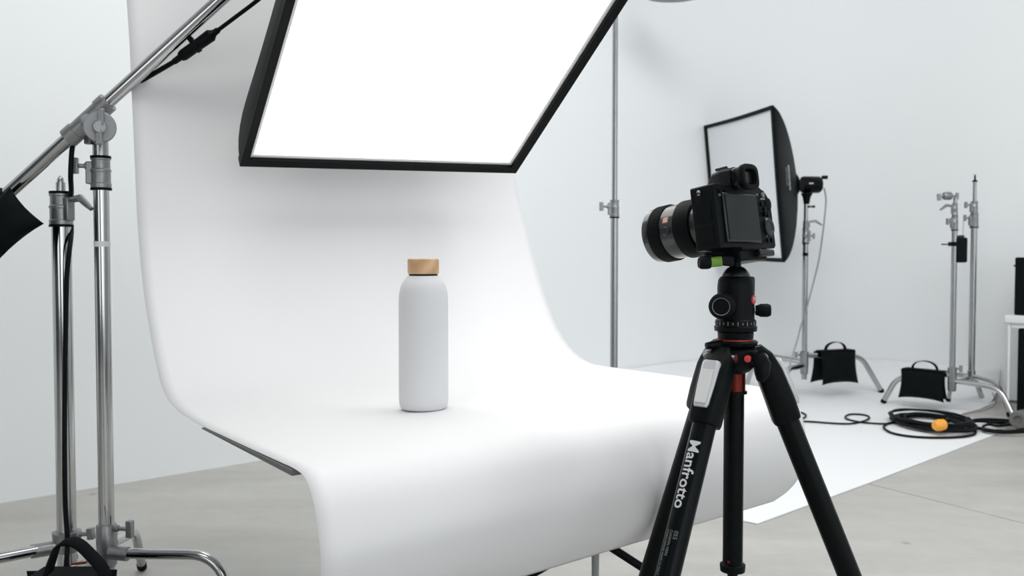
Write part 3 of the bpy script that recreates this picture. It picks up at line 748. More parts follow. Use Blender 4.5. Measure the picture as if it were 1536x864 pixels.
# ------------------------------------------------------------------ pair of bare stands at the right
Y1 = 4.38
q = at(1431, 400, Y1); p1 = V((q.x, Y1, 0)); z1 = lambda y: at(1431, y, Y1).z
S1 = thing('light_stand', 'chrome light stand with clamp on top and black battery pack, right side', 'light stand', p1)
obj('pole', cyl(NB(), V((p1.x, p1.y, z1(586))), V((p1.x, p1.y, z1(345))), .0125, seg=24), 'steel', S1)
put_collar(S1, p1, z1(345), z1(324), .0155, (-1, -.2, 0), 'T', kz=.6, stem=.012)
put_collar(S1, p1, z1(324), z1(305), .0130, (-1, -.2, 0), 'lever', kz=.8)
obj('upper_tube', cyl(NB(), V((p1.x, p1.y, z1(305))), V((p1.x, p1.y, z1(296))), .009, seg=20), 'steel', S1)
gh = obj('grip_head', lathe(NB(), [(0, -.018), (.016, -.018), (.019, -.012), (.019, .012), (.016, .018), (0, .018)], at(1421, 294, Y1), frame((1, 0, 0))), 'cast', S1)
bm = NB(); knob(bm, at(1415, 295, Y1), (-1, 0, -.1), stem=.012, w_=.032, t_=.016); knob(bm, at(1428, 294, Y1), (1, 0, 0), stem=.018, w_=.03); obj('knob', bm, 'cast', gh, bevel=.001)
obj('leg_collar', lathe(NB(), [(.0125, z1(587)), (.018, z1(586)), (.02, z1(570)), (.02, z1(552)), (.0125, z1(550))], V((p1.x, p1.y, 0))), 'cast', S1)
bm = NB(); knob(bm, V((p1.x + .018, p1.y, z1(553))), (1, -.1, 0), stem=.016); obj('leg_knob', bm, 'cast', S1)
fl = at(1325, 606, 4.62); fl = V((fl.x, 4.62, .011)); lgz = z1(562)
cleg(S1, V((p1.x - .01, p1.y, lgz)), at(1345, 567, 4.58), fl, .0125)
cleg(S1, V((p1.x + .01, p1.y - .01, z1(571))), at(1500, 582, 4.20), V((at(1523, 634, 4.12).x, 4.12, .011)), .0110)
cleg(S1, V((p1.x + .006, p1.y + .01, z1(573))), at(1463, 569, 4.62), V((at(1474, 602, 4.70).x, 4.70, .011)), .0125)
lc = at(1387, 561, 4.47); ax = V((p1.x - at(1345, 567, 4.58).x, p1.y - 4.58, 0))
saddle('black sandbag on the lower left leg of the bare light stands, near the coiled cable', V((lc.x, lc.y, lc.z + .018)), ax, .215, .135, .022)
bp = thing('battery_pack', 'small black battery pack strapped beside a pole of the bare right stands', 'battery', at(1441, 396, Y1))
obj('case', box(NB(), at(1441, 375, Y1), (.052, .035, .118)), 'plastic', bp, bevel=.008, bseg=3)
obj('clamp', box(NB(), at(1431, 366, Y1 - .0), (.040, .040, .020)), 'rubber', bp, bevel=.003)
obj('clamp_lever', cyl(NB(), at(1424, 366.5, Y1 - .02), at(1412, 366.5, Y1 - .02), .003, seg=10), 'rubber', bp)
obj('top_plug', box(NB(), at(1441, 355, Y1), (.026, .024, .014)), 'gloss', bp, bevel=.003)
obj('antenna', cyl(NB(), at(1444, 355, Y1), at(1446, 322, Y1), .0016, seg=8), 'gcord', bp)
Y2 = 4.52
q = at(1460, 400, Y2); p2 = V((q.x, Y2, 0)); z2 = lambda y: at(1460, y, Y2).z
S2 = thing('light_stand', 'chrome light stand with a bare pin on top, tallest of the right pair', 'light stand', p2)
obj('pole', cyl(NB(), V((p2.x, p2.y, z2(567))), V((p2.x, p2.y, z2(341))), .0145, seg=24), 'steel', S2)
put_collar(S2, p2, z2(341), z2(321), .020, (-1, -.2, 0), 'T', kz=.7, stem=.02)
put_collar(S2, p2, z2(321), z2(302), .0165, (-1, -.2, 0), 'T', kz=.7, stem=.02)
obj('upper_tube', cyl(NB(), V((p2.x, p2.y, z2(302))), V((p2.x, p2.y, z2(273))), .0085, seg=20), 'steel', S2)
obj('pin', lathe(NB(), [(0, z2(273)), (.0115, z2(273)), (.0115, z2(270.5)), (.0045, z2(270)), (.0035, z2(262)), (0, z2(261.5))], V((p2.x, p2.y, 0))), 'rubber', S2)
obj('leg_collar', lathe(NB(), [(.0145, z2(568)), (.018, z2(567)), (.018, z2(556)), (.0145, z2(555))], V((p2.x, p2.y, 0))), 'steel', S2)
cleg(S2, V((p2.x + .006, p2.y - .01, z2(564))), at(1497, 575, 4.36), V((at(1514, 629, 4.24).x, 4.24, .011)), .0100)
cleg(S2, V((p2.x - .008, p2.y + .0, z2(564))), at(1408, 562, 4.86), V((at(1398, 592, 4.9).x, 4.9, .011)), .0100)
cleg(S2, V((p2.x + .008, p2.y + .004, z2(564))), V((p2.x - .03, p2.y + .12, .15)), V((p2.x - .04, p2.y + .15, .011)), .0100)

# ------------------------------------------------------------------ cables on the floor
def coil(name, label, c, rx, ry, loops, r, jit, seg=20, phase=0):
    pts_ = []; n = int(loops*seg)
    for i in range(n):
        a = 2*PI*i/seg + phase; k_ = i/seg
        s_ = 1 - jit*(.5 + .5*math.sin(k_*2.3 + 1)) ; ox = jit*.35*math.sin(k_*1.7)*rx; oy = jit*.5*math.cos(k_*1.3)*ry
        pts_.append(V((c.x + ox + rx*s_*math.cos(a), c.y + oy + ry*s_*math.sin(a), c.z + r + .0045*(k_ % 5)*1.2 + .004*abs(math.sin(a*1.5 + k_)))))
    return tube(NB(), pts_, r, 8, smooth=0)
cc = G(1398, 638, .004)
ck = thing('coiled_cable', 'thick coil of black cable with an orange plug lying on the white floor', 'cable', cc)
obj('cable', coil('c', '', cc, .158, .215, 11, .0054, .26, seg=28), 'cord', ck, ang=70)
obj('outer_loop', tube(NB(), [G(x, y, .010) for x, y in ((1345, 633), (1330, 636), (1326, 642), (1340, 650), (1370, 655), (1410, 656.5), (1445, 655), (1462, 651), (1461, 644), (1450, 639))], .0050, 8, smooth=5), 'cord', ck)
obj('plug', lathe(NB(), [(0, -.028), (.016, -.028), (.022, -.02), (.024, .0), (.022, .018), (.014, .026), (0, .026)], G(1410, 637.5, .05), frame((1, .35, .1)), seg=20), 'orange', ck)
tag(bpy.data.objects['plug'], 'orange plug inside the coil')
obj('plug_end', lathe(NB(), [(0, 0), (.012, 0), (.010, .022), (.006, .03), (0, .03)], G(1418, 632, .055), frame((1, .6, .1)), seg=16), 'cord', ck)
obj('connector', lathe(NB(), [(0, 0), (.008, 0), (.009, .03), (.006, .04), (0, .04)], G(1342, 632, .02), frame((1, .3, .05)), seg=14), 'plastic', ck)
tag(obj('floor_cable', tube(NB(), [G(x, y, .0095) for x, y in ((1203, 632), (1225, 633), (1250, 635), (1275, 635.5), (1292, 632.5), (1303, 628), (1302, 624), (1290, 621.5), (1275, 621.5), (1268, 625), (1272, 629), (1290, 633), (1310, 635), (1328, 635.5), (1340, 633))], .0042, 8, smooth=6), 'cord'),
    'thin black cable with one loop running left from the coil across the white floor', 'cable')
tag(obj('cable_end', tube(NB(), [G(x, y, .0085) for x, y in ((1180, 619), (1195, 618.5), (1204, 619.5), (1209, 623), (1206, 627), (1199, 628), (1190, 627))], .0042, 8, smooth=6), 'cord'),
    'short hooked end of black cable beside the right tripod leg', 'cable')
c2 = G(1496, 637, .001)
k2 = thing('cable_bundle', 'loose flat loops of black cable at the right edge beside the big coil', 'cable', c2)
obj('cable', tube(NB(), [G(x, y, .008 + .006*(i % 3)) for i, (x, y) in enumerate(((1535, 645), (1510, 647), (1485, 645), (1462, 640), (1457, 634), (1470, 632), (1495, 634), (1520, 638), (1540, 641), (1545, 633), (1520, 631), (1485, 629), (1462, 630), (1450, 633)))], .0062, 8, smooth=6), 'cord', k2)
obj('cable', tube(NB(), [G(x, y, .016) for x, y in ((1536, 648), (1505, 649), (1478, 646), (1474, 641), (1482, 637), (1500, 639), (1515, 636), (1504, 633), (1482, 634))], .0058, 8, smooth=6), 'cord', k2)
tag(obj('thin_cord', tube(NB(), [G(1443, 621, .007), G(1460, 617, .007), G(1478, 613.5, .007), G(1490, 608.5, .007), G(1494, 603, .02), at(1491, 594, 4.50), at(1488.5, 589, 4.52)], .0030, 8, smooth=5), 'bcord'),
    'thin beige cord lying on the floor behind the right stands', 'cord')

# ------------------------------------------------------------------ low white table and black cases at the right edge
TA = V((2.322, 4.40, 0)); uT = -dR; vT = nR; TWd = .24
zz = at(1512, 472, 4.42).z; th2 = .040
RT = M4((uT, vT, uT.cross(vT))).transposed()
def TP(a_, b_, z_): return TA + uT*a_ + vT*b_ + V((0, 0, z_))
tw = thing('side_table', 'low white side table at the right edge with slim legs', 'table', TP(.4, .12, 0))
obj('tabletop', box(NB(), TP(.42, TWd/2, zz - th2/2), (.84, TWd, th2), RT), 'white', tw, bevel=.008, bseg=3)
obj('apron', box(NB(), TP(.42, TWd/2, zz - th2 - .009), (.78, TWd - .03, .018), RT), 'white', tw)
for sx in (.02, .82):
    for sy in (.018, TWd - .018):
        obj('leg', cyl(NB(), TP(sx, sy, 0), TP(sx, sy, zz - th2), .006, .008, seg=12), 'white', tw)
h1 = at(1533, 386, 4.35).z - zz
cs1 = thing('equipment_case', 'upright black case standing on the white side table at right edge', 'case', TP(.22, .10, zz))
obj('shell', box(NB(), TP(.165, .10, zz + h1/2 + .0005), (.26, .15, h1 - .001), RT), 'dirt', cs1, bevel=.006)
obj('lid_edge', box(NB(), TP(.165, .10, zz + h1 - .04), (.268, .158, .008), RT), 'rubber', cs1, bevel=.002)
cs2 = thing('equipment_case', 'tall black case on the floor underneath the white side table', 'case', TP(.24, .12, 0))
zc = zz - th2 - .02
obj('shell', box(NB(), TP(.205, .11, zc/2), (.30, .17, zc - .004), RT), 'dirt', cs2, bevel=.005)
obj('latch', box(NB(), TP(.0515, .11, .30), (.008, .03, .02), RT), 'rubber', cs2)
q = G(1542, 647, 0)
tag(obj('cable_reel', lathe(NB(), [(0, 0), (.033, 0), (.038, .004), (.038, .012), (.024, .015), (.024, .05), (.038, .053), (.038, .062), (.033, .066), (.018, .066), (.016, .058), (0, .058)], V((q.x - .004, q.y + .02, .052)), frame((-1, -.8, 0)), seg=28), 'board'),
    'small grey round reel on the floor at the right edge beside cable loops', 'reel')

# ------------------------------------------------------------------ lamp hanging from the ceiling, only its underside in frame
pq = at(1012, 3, 4.4); 
lmp = thing('pendant_lamp', 'grey dome pendant lamp whose rim just shows at the top edge', 'lamp', V((pq.x, 4.4, pq.z)))
zr = at(1012, 4, 4.55).z
obj('shade', lathe(NB(), [(.15, zr), (.152, zr + .004), (.148, zr + .03), (.12, zr + .09), (.06, zr + .14), (.03, zr + .16), (0, zr + .16)], V((pq.x, 4.4, 0)), seg=48), 'alu', lmp)
obj('bulb', lathe(NB(), [(0, zr + .045), (.03, zr + .055), (.04, zr + .08), (.025, zr + .12), (0, zr + .125)], V((pq.x, 4.4, 0)), seg=24), 'hem', lmp)
obj('cable', cyl(NB(), V((pq.x, 4.4, zr + .155)), V((pq.x, 4.4, CZ)), .004, seg=8), 'cord', lmp)

# ------------------------------------------------------------------ tripod
YTp = 1.10
q = at(1102, 500, YTp); pt = V((q.x, YTp, 0)); zT = lambda y: at(1102, y, YTp).z
TR = thing('tripod', 'black carbon tripod with red rings and ball head holding the camera', 'tripod', pt)
P0 = V((pt.x, pt.y, 0))
zsp = zT(528)
obj('centre_column', cyl(NB(), P0 + V((0, 0, zT(849))), P0 + V((0, 0, zT(520))), .0118, seg=40), 'carbon', TR)
obj('column_end', lathe(NB(), [(0, zT(866)), (.006, zT(865)), (.006, zT(857)), (.0145, zT(856)), (.0150, zT(849)), (.0150, zT(846)), (.0122, zT(844)), (0, zT(844))], P0), 'plastic', TR)
obj('column_screw', cyl(NB(), P0 + V((-.007, -.009, zT(838))), P0 + V((-.0075, -.0125, zT(838))), .0016, seg=12), 'copper', TR)
obj('red_sleeve', lathe(NB(), [(.0118, zT(588)), (.0130, zT(587)), (.0130, zT(555)), (.0118, zT(555))], P0), 'copper', TR)
obj('sleeve_ring', lathe(NB(), [(.0118, zT(591)), (.0150, zT(590)), (.0150, zT(586)), (.0118, zT(585.5))], P0), 'plastic', TR)
tag(bpy.data.objects['red_sleeve'], 'dark red metal sleeve')
# spider
obj('spider', lathe(NB(), [(.0118, zT(560)), (.018, zT(556)), (.026, zT(545)), (.030, zT(534)), (.030, zT(524)), (.022, zT(519)), (.0118, zT(519))], P0, seg=36), 'plastic', TR)
obj('collar_disc', lathe(NB(), [(0, zT(521)), (.020, zT(521)), (.026, zT(517)), (.027, zT(512)), (.025, zT(510)), (0, zT(510))], P0), 'plastic', TR)
obj('red_ring', lathe(NB(), [(0, zT(512)), (.0215, zT(512)), (.0215, zT(508)), (0, zT(508))], P0), 'red', TR)
bm = NB(); tube(bm, [P0 + V((-.018, -.012, zT(515))), P0 + V((-.030, -.018, zT(515.5))), P0 + V((-.038, -.02, zT(516)))], .005, 10, rs=[.0055, .005, .0035]); obj('ring_lever', bm, 'plastic', TR)
bm = NB(); cyl(bm, P0 + V((.012, -.022, zT(534))), P0 + V((.022, -.040, zT(536))), .006); obj('lock_stem', bm, 'plastic', TR)
bm = lathe(NB(), [(0, 0), (.0038, 0), (.0042, .003), (0, .004)], P0 + V((.008, -.029, zT(534))), frame((-.1, -1, .1)), seg=16); obj('red_button', bm, 'badge', TR)
bm = NB(); tube(bm, [P0 + V((.020, -.034, zT(528))), P0 + V((.023, -.038, zT(540))), P0 + V((.022, -.040, zT(555))), P0 + V((.021, -.038, zT(564)))], .008, 12, rs=[.007, .0095, .0085, .005]); obj('lock_handle', bm, 'plastic', TR)
# legs
spread = math.radians(24.5)
leg_specs = [(-6, .040, 21.9), (227, .032, 25.2), (115, .036, 24.8)]
for i_, (ang_, r0, sp_) in enumerate(leg_specs):
    a_ = math.radians(ang_); rd = V((math.cos(a_), math.sin(a_), 0)); spd = math.radians(sp_)
    d = (rd*math.sin(spd) + V((0, 0, -math.cos(spd)))).normalized()
    side = V((-rd.y, rd.x, 0)); outn = side.cross(d); outn = outn if outn.dot(rd) > 0 else -outn
    a = P0 + rd*.031 + V((0, 0, zsp - .004))
    Rl = M4((side, outn, -d)).transposed()        # x side, y outward, z up the leg
    L1 = .48; end = a + d*L1
    lg = obj('leg', cyl(NB(), a + d*.05, a + d*.43, .0135, seg=36), 'carbon', TR)
    # shoulder casting: lofted box from pivot to socket
    bm = NB(); secs = []
    for (s_, hw, ht, off) in ((-.012, .010, .007, -.002), (.0, .017, .0125, 0), (.02, .0185, .0155, .001), (.055, .0175, .0165, .001), (.078, .0165, .0165, 0), (.082, .0155, .0155, 0)):
        c_ = a + d*s_ + outn*off; ring_ = []
        for k_ in range(20):
            t = 2*PI*k_/20; cx = math.copysign(abs(math.cos(t))**.55, math.cos(t)); sy_ = math.copysign(abs(math.sin(t))**.55, math.sin(t))
            ring_.append(bm.verts.new(c_ + side*cx*hw + outn*sy_*ht))
        secs.append(ring_)
    for A_, B_ in zip(secs, secs[1:]):
        for k_ in range(20): bm.faces.new((A_[k_], A_[(k_ + 1) % 20], B_[(k_ + 1) % 20], B_[k_]))
    bm.faces.new(secs[0]); bm.faces.new(secs[-1])
    sh = obj('shoulder', bm, 'plastic', lg, ang=50)
    obj('pivot_bolt', cyl(NB(), a - side*.0195, a + side*.0195, .005, seg=16), 'steel', lg)
    # silver angle-release plate on the outer face
    bm = NB(); secs = []
    for (s_, hw) in ((.010, .0095), (.013, .0115), (.040, .0108), (.062, .0095), (.066, .008)):
        c_ = a + d*s_ + outn*(.0175 if s_ > .03 else .0165)
        secs.append([bm.verts.new(c_ + side*x + outn*y) for x, y in ((-hw, -.003), (hw, -.003), (hw, .001), (hw*.8, .003), (-hw*.8, .003), (-hw, .001))])
    for A_, B_ in zip(secs, secs[1:]):
        for k_ in range(6): bm.faces.new((A_[k_], A_[(k_ + 1) % 6], B_[(k_ + 1) % 6], B_[k_]))
    bm.faces.new(secs[0]); bm.faces.new(secs[-1])
    tag(obj('release_plate', bm, 'silver', lg, bevel=.001), 'silver release plate')
    bm = NB(); box(bm, a + d*.042 + outn*.0211, (.015, .0015, .040), Rl); obj('plate_inset', bm, 'label', lg, bevel=.0006)
    # lower lock and thin section
    lk = a + d*.43
    obj('leg_lock', lathe(NB(), [(.0125, -.024), (.0165, -.020), (.0168, .0), (.0150, .012), (.0125, .014)], lk, frame(-d)), 'plastic', lg)
    obj('lock_lever', box(NB(), lk + side*.019, (.007, .012, .040), Rl), 'plastic', lg, bevel=.002)
    tip = lk + d*((lk.z - .006)/(-d.z))
    obj('lower_tube', cyl(NB(), lk, tip, .0105, seg=28), 'carbon', lg)
    obj('foot', lathe(NB(), [(0, -.006), (.011, -.005), (.013, 0), (.012, .02), (.0105, .025), (0, .025)], tip, frame(-d)), 'rubber', lg)
    if i_ == 1:
        # lettering down the front leg, reading from top to bottom
        vdir = (EYE - (a + d*.2)); vdir = (vdir - d*vdir.dot(d)).normalized(); vdir = (vdir*math.cos(.50) + vdir.cross(d)*math.sin(.50)*(1 if vdir.cross(d).x < 0 else -1)).normalized()
        def leg_text(s, dist, size, mm, shift, bold=0.):
            X = d; Z = vdir; Yv = Z.cross(X)
            o_ = a + d*dist + Z*.0136 + Yv*shift
            Wt = M4.Translation(o_) @ M4((X, Yv, Z)).transposed().to_4x4()
            c_before = len(bpy.data.objects)
            t = text('lettering', s, size, Wt, mm, lg, ext=.00025, align='LEFT', bold=bold)
            # wrap around the tube
            Wl = WM[lg.name]
            for v in t.data.vertices:
                p = (Wl @ v.co); ax_ = a + d*((p - a).dot(d)); rel = p - ax_; yy = rel.dot(Yv); zz_ = rel.dot(Z)
                th_ = yy/.0136; rr = zz_
                v.co = Wl.inverted() @ (ax_ + Yv*math.sin(th_)*rr + Z*math.cos(th_)*rr)
            return t
        leg_text('Manfrotto', .103, .0190, 'print', .0, bold=.0002)
        leg_text('055', .205, .0065, 'dimprint', .0045)
        leg_text('CARBON FIBRE', .205, .0042, 'dimprint', -.0010)
        leg_text('MT055CXPRO3 MADE IN ITALY', .205, .0036, 'dimprint', -.0060)
# ball head
bh = obj('ball_head', lathe(NB(), [(0, zT(508)), (.0205, zT(508)), (.021, zT(498)), (.0195, zT(496.5)), (.0195, zT(496.4)), (.0245, zT(496)), (.0250, zT(489.5)), (.0240, zT(488.5)), (.0235, zT(488)), (.0235, zT(480)), (.0218, zT(478)), (.0215, zT(470)), (.0215, zT(430)), (.0205, zT(420)), (.0185, zT(415.5)), (.0160, zT(414)), (0, zT(414))], P0 + V((.001, 0, 0)), seg=56), 'plastic', TR)
obj('ball', lathe(NB(), [(.0165*math.sin(t*PI/12), zT(417) + .0165*.9*math.cos(t*PI/12)) if 0 < t < 12 else (0, zT(417) + (.01485 if t == 0 else -.01485)) for t in range(13)], P0 + V((.001, 0, 0)), seg=32), 'gloss', bh)
obj('stem', lathe(NB(), [(0, zT(409)), (.0095, zT(409)), (.0068, zT(404)), (.0068, zT(394)), (.012, zT(391)), (0, zT(391))], P0), 'plastic', bh)
for k_ in range(24):
    pass
bm = NB()
for k_ in range(26):
    t = 2*PI*k_/26; c_ = P0 + V((.001 + .0236*math.cos(t), .0236*math.sin(t), zT(484))); box(bm, c_, (.0006, .0012, .0045 if k_ % 2 else .0025), M4.Rotation(t, 3, 'Z'))
obj('degree_marks', bm, 'dimprint', bh)
# knobs
kc = at(1084, 458, YTp - .022)
kd = V((-.35, -1, -.05)).normalized()
obj('friction_knob', lathe(NB(), [(0, -.018), (.0135, -.018), (.0145, -.010), (.0150, .004), (.0145, .013), (.012, .016), (.0105, .0165), (.0100, .0150), (0, .0150)], kc, frame(kd), seg=36), 'rubber', bh)
obj('knob_ring', lathe(NB(), [(.0092, .0146), (.0098, .0158), (.0104, .0156), (.0100, .0146)], kc, frame(kd), seg=36), 'gcord', bh)
kc = at(1131, 465, YTp); bm = NB(); cyl(bm, kc, at(1138, 465, YTp), .004); obj('knob_shaft', bm, 'steel', bh)
obj('pan_knob', lathe(NB(), [(0, 0), (.0055, 0), (.0065, .003), (.0078, .006), (.0080, .014), (.0065, .0175), (0, .018)], at(1133, 465.5, YTp), frame((1, -.1, 0)), seg=24), 'rubber', bh)
bm = lathe(NB(), [(0, 0), (.0052, 0), (.0052, .0012), (0, .0016)], P0 + V((.0182, -.0125, zT(448.5))), frame((.75, -.66, 0)), seg=24); bd_ = obj('badge', bm, 'badge', bh); tag(bd_, 'round red badge')
W_ = M4.Translation(P0 + V((.0196, -.0138, zT(448.5)))) @ M4((V((.66, .75, 0)).normalized(), V((0, 0, 1)), V((.75, -.66, 0)).normalized())).transposed().to_4x4()
text('badge_mark', 'M', .008, W_, 'print', bh, ext=.0003)
bm = box(NB(), P0 + V((.0165, -.006, zT(427))), (.010, .008, .020), M4.Rotation(.2, 3, 'Z')); obj('stem_notch', bm, 'gloss', bh, bevel=.003)
# clamp plate under the camera
CY = math.radians(43); CPt = math.radians(-8.5)
RC = M4.Rotation(CY, 3, 'Z') @ M4.Rotation(CPt, 3, 'X')
cbase = P0 + V((0, 0, zT(377)))
def CL(x, y, z): return cbase + RC @ V((x, y, z))
bm = box(NB(), CL(0.002, 0, -.0075), (.056, .046, .013), RC); cl_ = obj('clamp_plate', bm, 'plastic', bh, bevel=.002)
bm = box(NB(), CL(-.001, -.002, -.0005), (.052, .050, .004), RC); obj('quick_release_plate', bm, 'rubber', bh, bevel=.001)
obj('clamp_lever', box(NB(), CL(.020, -.026, -.006), (.030, .010, .008), RC), 'gloss', bh, bevel=.002)
lvl = cyl(NB(), at(1064, 394, YTp - .034), at(1083, 391.5, YTp - .036), .0058, seg=20); tag(obj('spirit_level', lvl, 'level', bh, bevel=.001), 'green spirit level')
obj('release_knob', lathe(NB(), [(0, 0), (.0068, 0), (.0075, .003), (.0075, .010), (.006, .013), (0, .013)], at(1065, 394, YTp - .034), frame((-1, -.1, 0.0)), seg=24), 'rubber', bh)
obj('level_housing', box(NB(), at(1078, 390, YTp - .026), (.034, .012, .012), M4.Rotation(.1, 3, 'Y')), 'plastic', bh, bevel=.002)

# ------------------------------------------------------------------ camera on the tripod (local axes: x right, y lens, z up)
CAMO = cbase + RC @ V((-.003, .002, .0018)) + V((.007, .002, 0))
CM = thing('camera', 'black mirrorless camera with large lens mounted on the tripod, rear screen facing out', 'camera', CAMO, RC)
def LB(c, s, R=None): return box(NB(), c, s, R)
bm = NB(); secs = []
outline = [(-.0635, 0.001), (-.0630, -.001+.001), (.060, 0), (.0635, .003), (.0635, .040), (.0625, .048), (.0600, .056), (.054, .0625), (.047, .0655), (.040, .0690), (-.061, .0690), (-.0635, .0675)]
fr = [bm.verts.new((x, .0185, z)) for x, z in outline]; bk = [bm.verts.new((x, -.0175, z)) for x, z in outline]
bm.faces.new(fr); bm.faces.new(bk)
for i in range(len(outline)): j = (i + 1) % len(outline); bm.faces.new((fr[i], fr[j], bk[j], bk[i]))
obj('body', bm, 'body', CM, local=True, bevel=.0022, bseg=3)
bm = NB(); secs = []
for z_, w_, dd in ((.001, .021, .036), (.02, .021, .037), (.045, .020, .040), (.060, .017, .036), (.066, .012, .028)):
    secs.append([bm.verts.new((x, y, z_)) for x, y in ((.0635 - w_*1.1, .015), (.0635 - w_*1.0, .015 + dd*.7), (.0635 - w_*.8, .015 + dd*.95), (.0635 - w_*.35, .015 + dd*.95), (.0635 - .001, .015 + dd*.65), (.0635 + .0006, .015))])
for A_, B_ in zip(secs, secs[1:]):
    for k_ in range(6): bm.faces.new((A_[k_], A_[(k_ + 1) % 6], B_[(k_ + 1) % 6], B_[k_]))
bm.faces.new(secs[0]); bm.faces.new(secs[-1])
obj('grip', bm, 'rubber', CM, local=True, bevel=.002, ang=50)
# thumb rest bulge at the rear right
bm = NB(); lathe(bm, [(0, -.004), (.008, -.004), (.007, .001), (.004, .002), (0, .0022)], (.056, -.0175, .050), frame((0, -1, 0)) ); 
obj('thumb_rest', bm, 'rubber', CM, local=True)
# viewfinder hump
bm = NB(); secs = []
for y_, w0, w1, z0, z1 in ((-.018, .021, .017, .066, .0915), (-.004, .022, .017, .066, .0925), (.012, .021, .016, .066, .0905), (.022, .018, .013, .066, .082), (.027, .014, .010, .066, .070)):
    secs.append([bm.verts.new((p[0] - .007, p[1], p[2])) for p in ((-w0, y_, z0), (w0, y_, z0), (w1, y_, z1 - .003), (w1 - .004, y_, z1), (-w1 + .004, y_, z1), (-w1, y_, z1 - .003))])
for A_, B_ in zip(secs, secs[1:]):
    for k_ in range(6): bm.faces.new((A_[k_], A_[(k_ + 1) % 6], B_[(k_ + 1) % 6], B_[k_]))
bm.faces.new(secs[0]); bm.faces.new(secs[-1])
vf = obj('viewfinder_housing', bm, 'body', CM, local=True, bevel=.0012)
obj('diopter_dial', cyl(NB(), (-.0235, -.019, .080), (.0095, -.019, .080), .0075, seg=28), 'plastic', vf, local=True)
bm = NB(); box(bm, (-.007, -.023, .0795), (.032, .014, .023)); obj('eyepiece_barrel', bm, 'gloss', vf, local=True, bevel=.004, bseg=3)
bm = NB(); ro = []; 
def rr_ring(hw, hh, y_, rad=.55, n=28):
    o_ = []
    for k_ in range(n):
        t = 2*PI*k_/n; cx = math.copysign(abs(math.cos(t))**rad, math.cos(t)); sz = math.copysign(abs(math.sin(t))**rad, math.sin(t))
        o_.append(bm.verts.new((cx*hw*.84 - .007, y_ + .004, .0795 + sz*hh*.88)))
    return o_
rg = [rr_ring(.0195, .0135, -.031), rr_ring(.0215, .0155, -.035), rr_ring(.0220, .0160, -.040), rr_ring(.0205, .0148, -.0415), rr_ring(.0150, .0100, -.041), rr_ring(.0135, .0088, -.034)]
for A_, B_ in zip(rg, rg[1:]):
    for k_ in range(28): bm.faces.new((A_[k_], A_[(k_ + 1) % 28], B_[(k_ + 1) % 28], B_[k_]))
bm.faces.new(rg[0]); bm.faces.new(rg[-1])
obj('eyecup', bm, 'rubber', vf, local=True, ang=60)
obj('eyepiece_glass', LB((-.007, -.0305, .0795), (.020, .0015, .012)), 'gloss', vf, local=True)
bm = NB(); box(bm, (-.007, .0, .0932), (.018, .018, .0010)); box(bm, (-.0153, 0, .0942), (.002, .018, .0024)); box(bm, (.0013, 0, .0942), (.002, .018, .0024))
obj('hot_shoe', bm, 'steel', vf, local=True) if False else obj('hot_shoe', bm, 'gloss', vf, local=True)
# tilting screen
sc = obj('screen_bezel', LB((-.0115, -.0188, .0325), (.076, .0036, .0540)), 'gloss', CM, local=True, bevel=.0014)
obj('screen', LB((-.0105, -.0209, .0330), (.070, .0010, .0480)), 'screen', sc, local=True)
tag(sc, 'dark grey rear screen')
# buttons, dials
for x, z, r, mm in ((.045, .0600, .0032, 'alu'), (.0465, .0440, .0034, 'plastic'), (.0520, .0385, .0030, 'plastic'), (.0400, .0500, .0028, 'plastic'), (.0445, .0090, .0024, 'plastic'), (.0545, .0092, .0026, 'plastic'), (-.052, .0615, .0028, 'plastic'), (-.040, .0615, .0026, 'plastic')):
    o_ = cyl(NB(), (x, -.017, z), (x, -.0196, z), r, r*.9, seg=20); obj('button', o_, mm, CM, local=True)
obj('control_wheel', lathe(NB(), [(0, 0), (.0105, 0), (.0108, .002), (.0100, .0032), (.0062, .0034), (.0058, .0028), (0, .0028)], (.0505, -.0172, .0235), frame((0, -1, 0)), seg=40), 'gloss', CM, local=True)
obj('joystick', lathe(NB(), [(0, 0), (.003, 0), (.0026, .004), (0, .0045)], (.0425, -.0172, .0385), frame((0, -1, 0)), seg=16), 'rubber', CM, local=True)
for i_, (x, z, s_) in enumerate(((.0445, .0555, 'AF-ON'), (.0460, .0330, 'Fn'), (.0445, .0135, 'C'), (-.052, .0565, 'C3'), (-.038, .0565, 'MENU'), (.033, .0600, 'C1'))):
    text('lettering', s_, .0032, WM[CM.name] @ M4.Translation((x, -.0178, z)) @ M4.Rotation(PI/2, 4, 'X'), 'print', CM, ext=.0001)
# top dials
for x, y, r, h in ((.036, -.002, .0105, .009), (.054, -.004, .0090, .006), (.045, -.0095, .0080, .0025)):
    zt_ = .0665 if x < .04 else .061
    prof = [(0, 0), (r, 0), (r, h*.85), (r*.9, h), (0, h)]
    dl = obj('dial', lathe(NB(), prof, (x, y, zt_), seg=36), 'gloss', CM, local=True)
    bm = NB()
    for k_ in range(24):
        t = 2*PI*k_/24; box(bm, (x + r*math.cos(t), y + r*math.sin(t), zt_ + h*.45), (.0008, .0007, h*.7), M4.Rotation(t, 3, 'Z'))
    obj('knurling', bm, 'plastic', dl, local=True)
obj('shutter_button', lathe(NB(), [(0, 0), (.006, 0), (.0055, .004), (0, .0045)], (.051, .036, .064), M4.Rotation(-.4, 3, 'X'), seg=20), 'steel', CM, local=True)
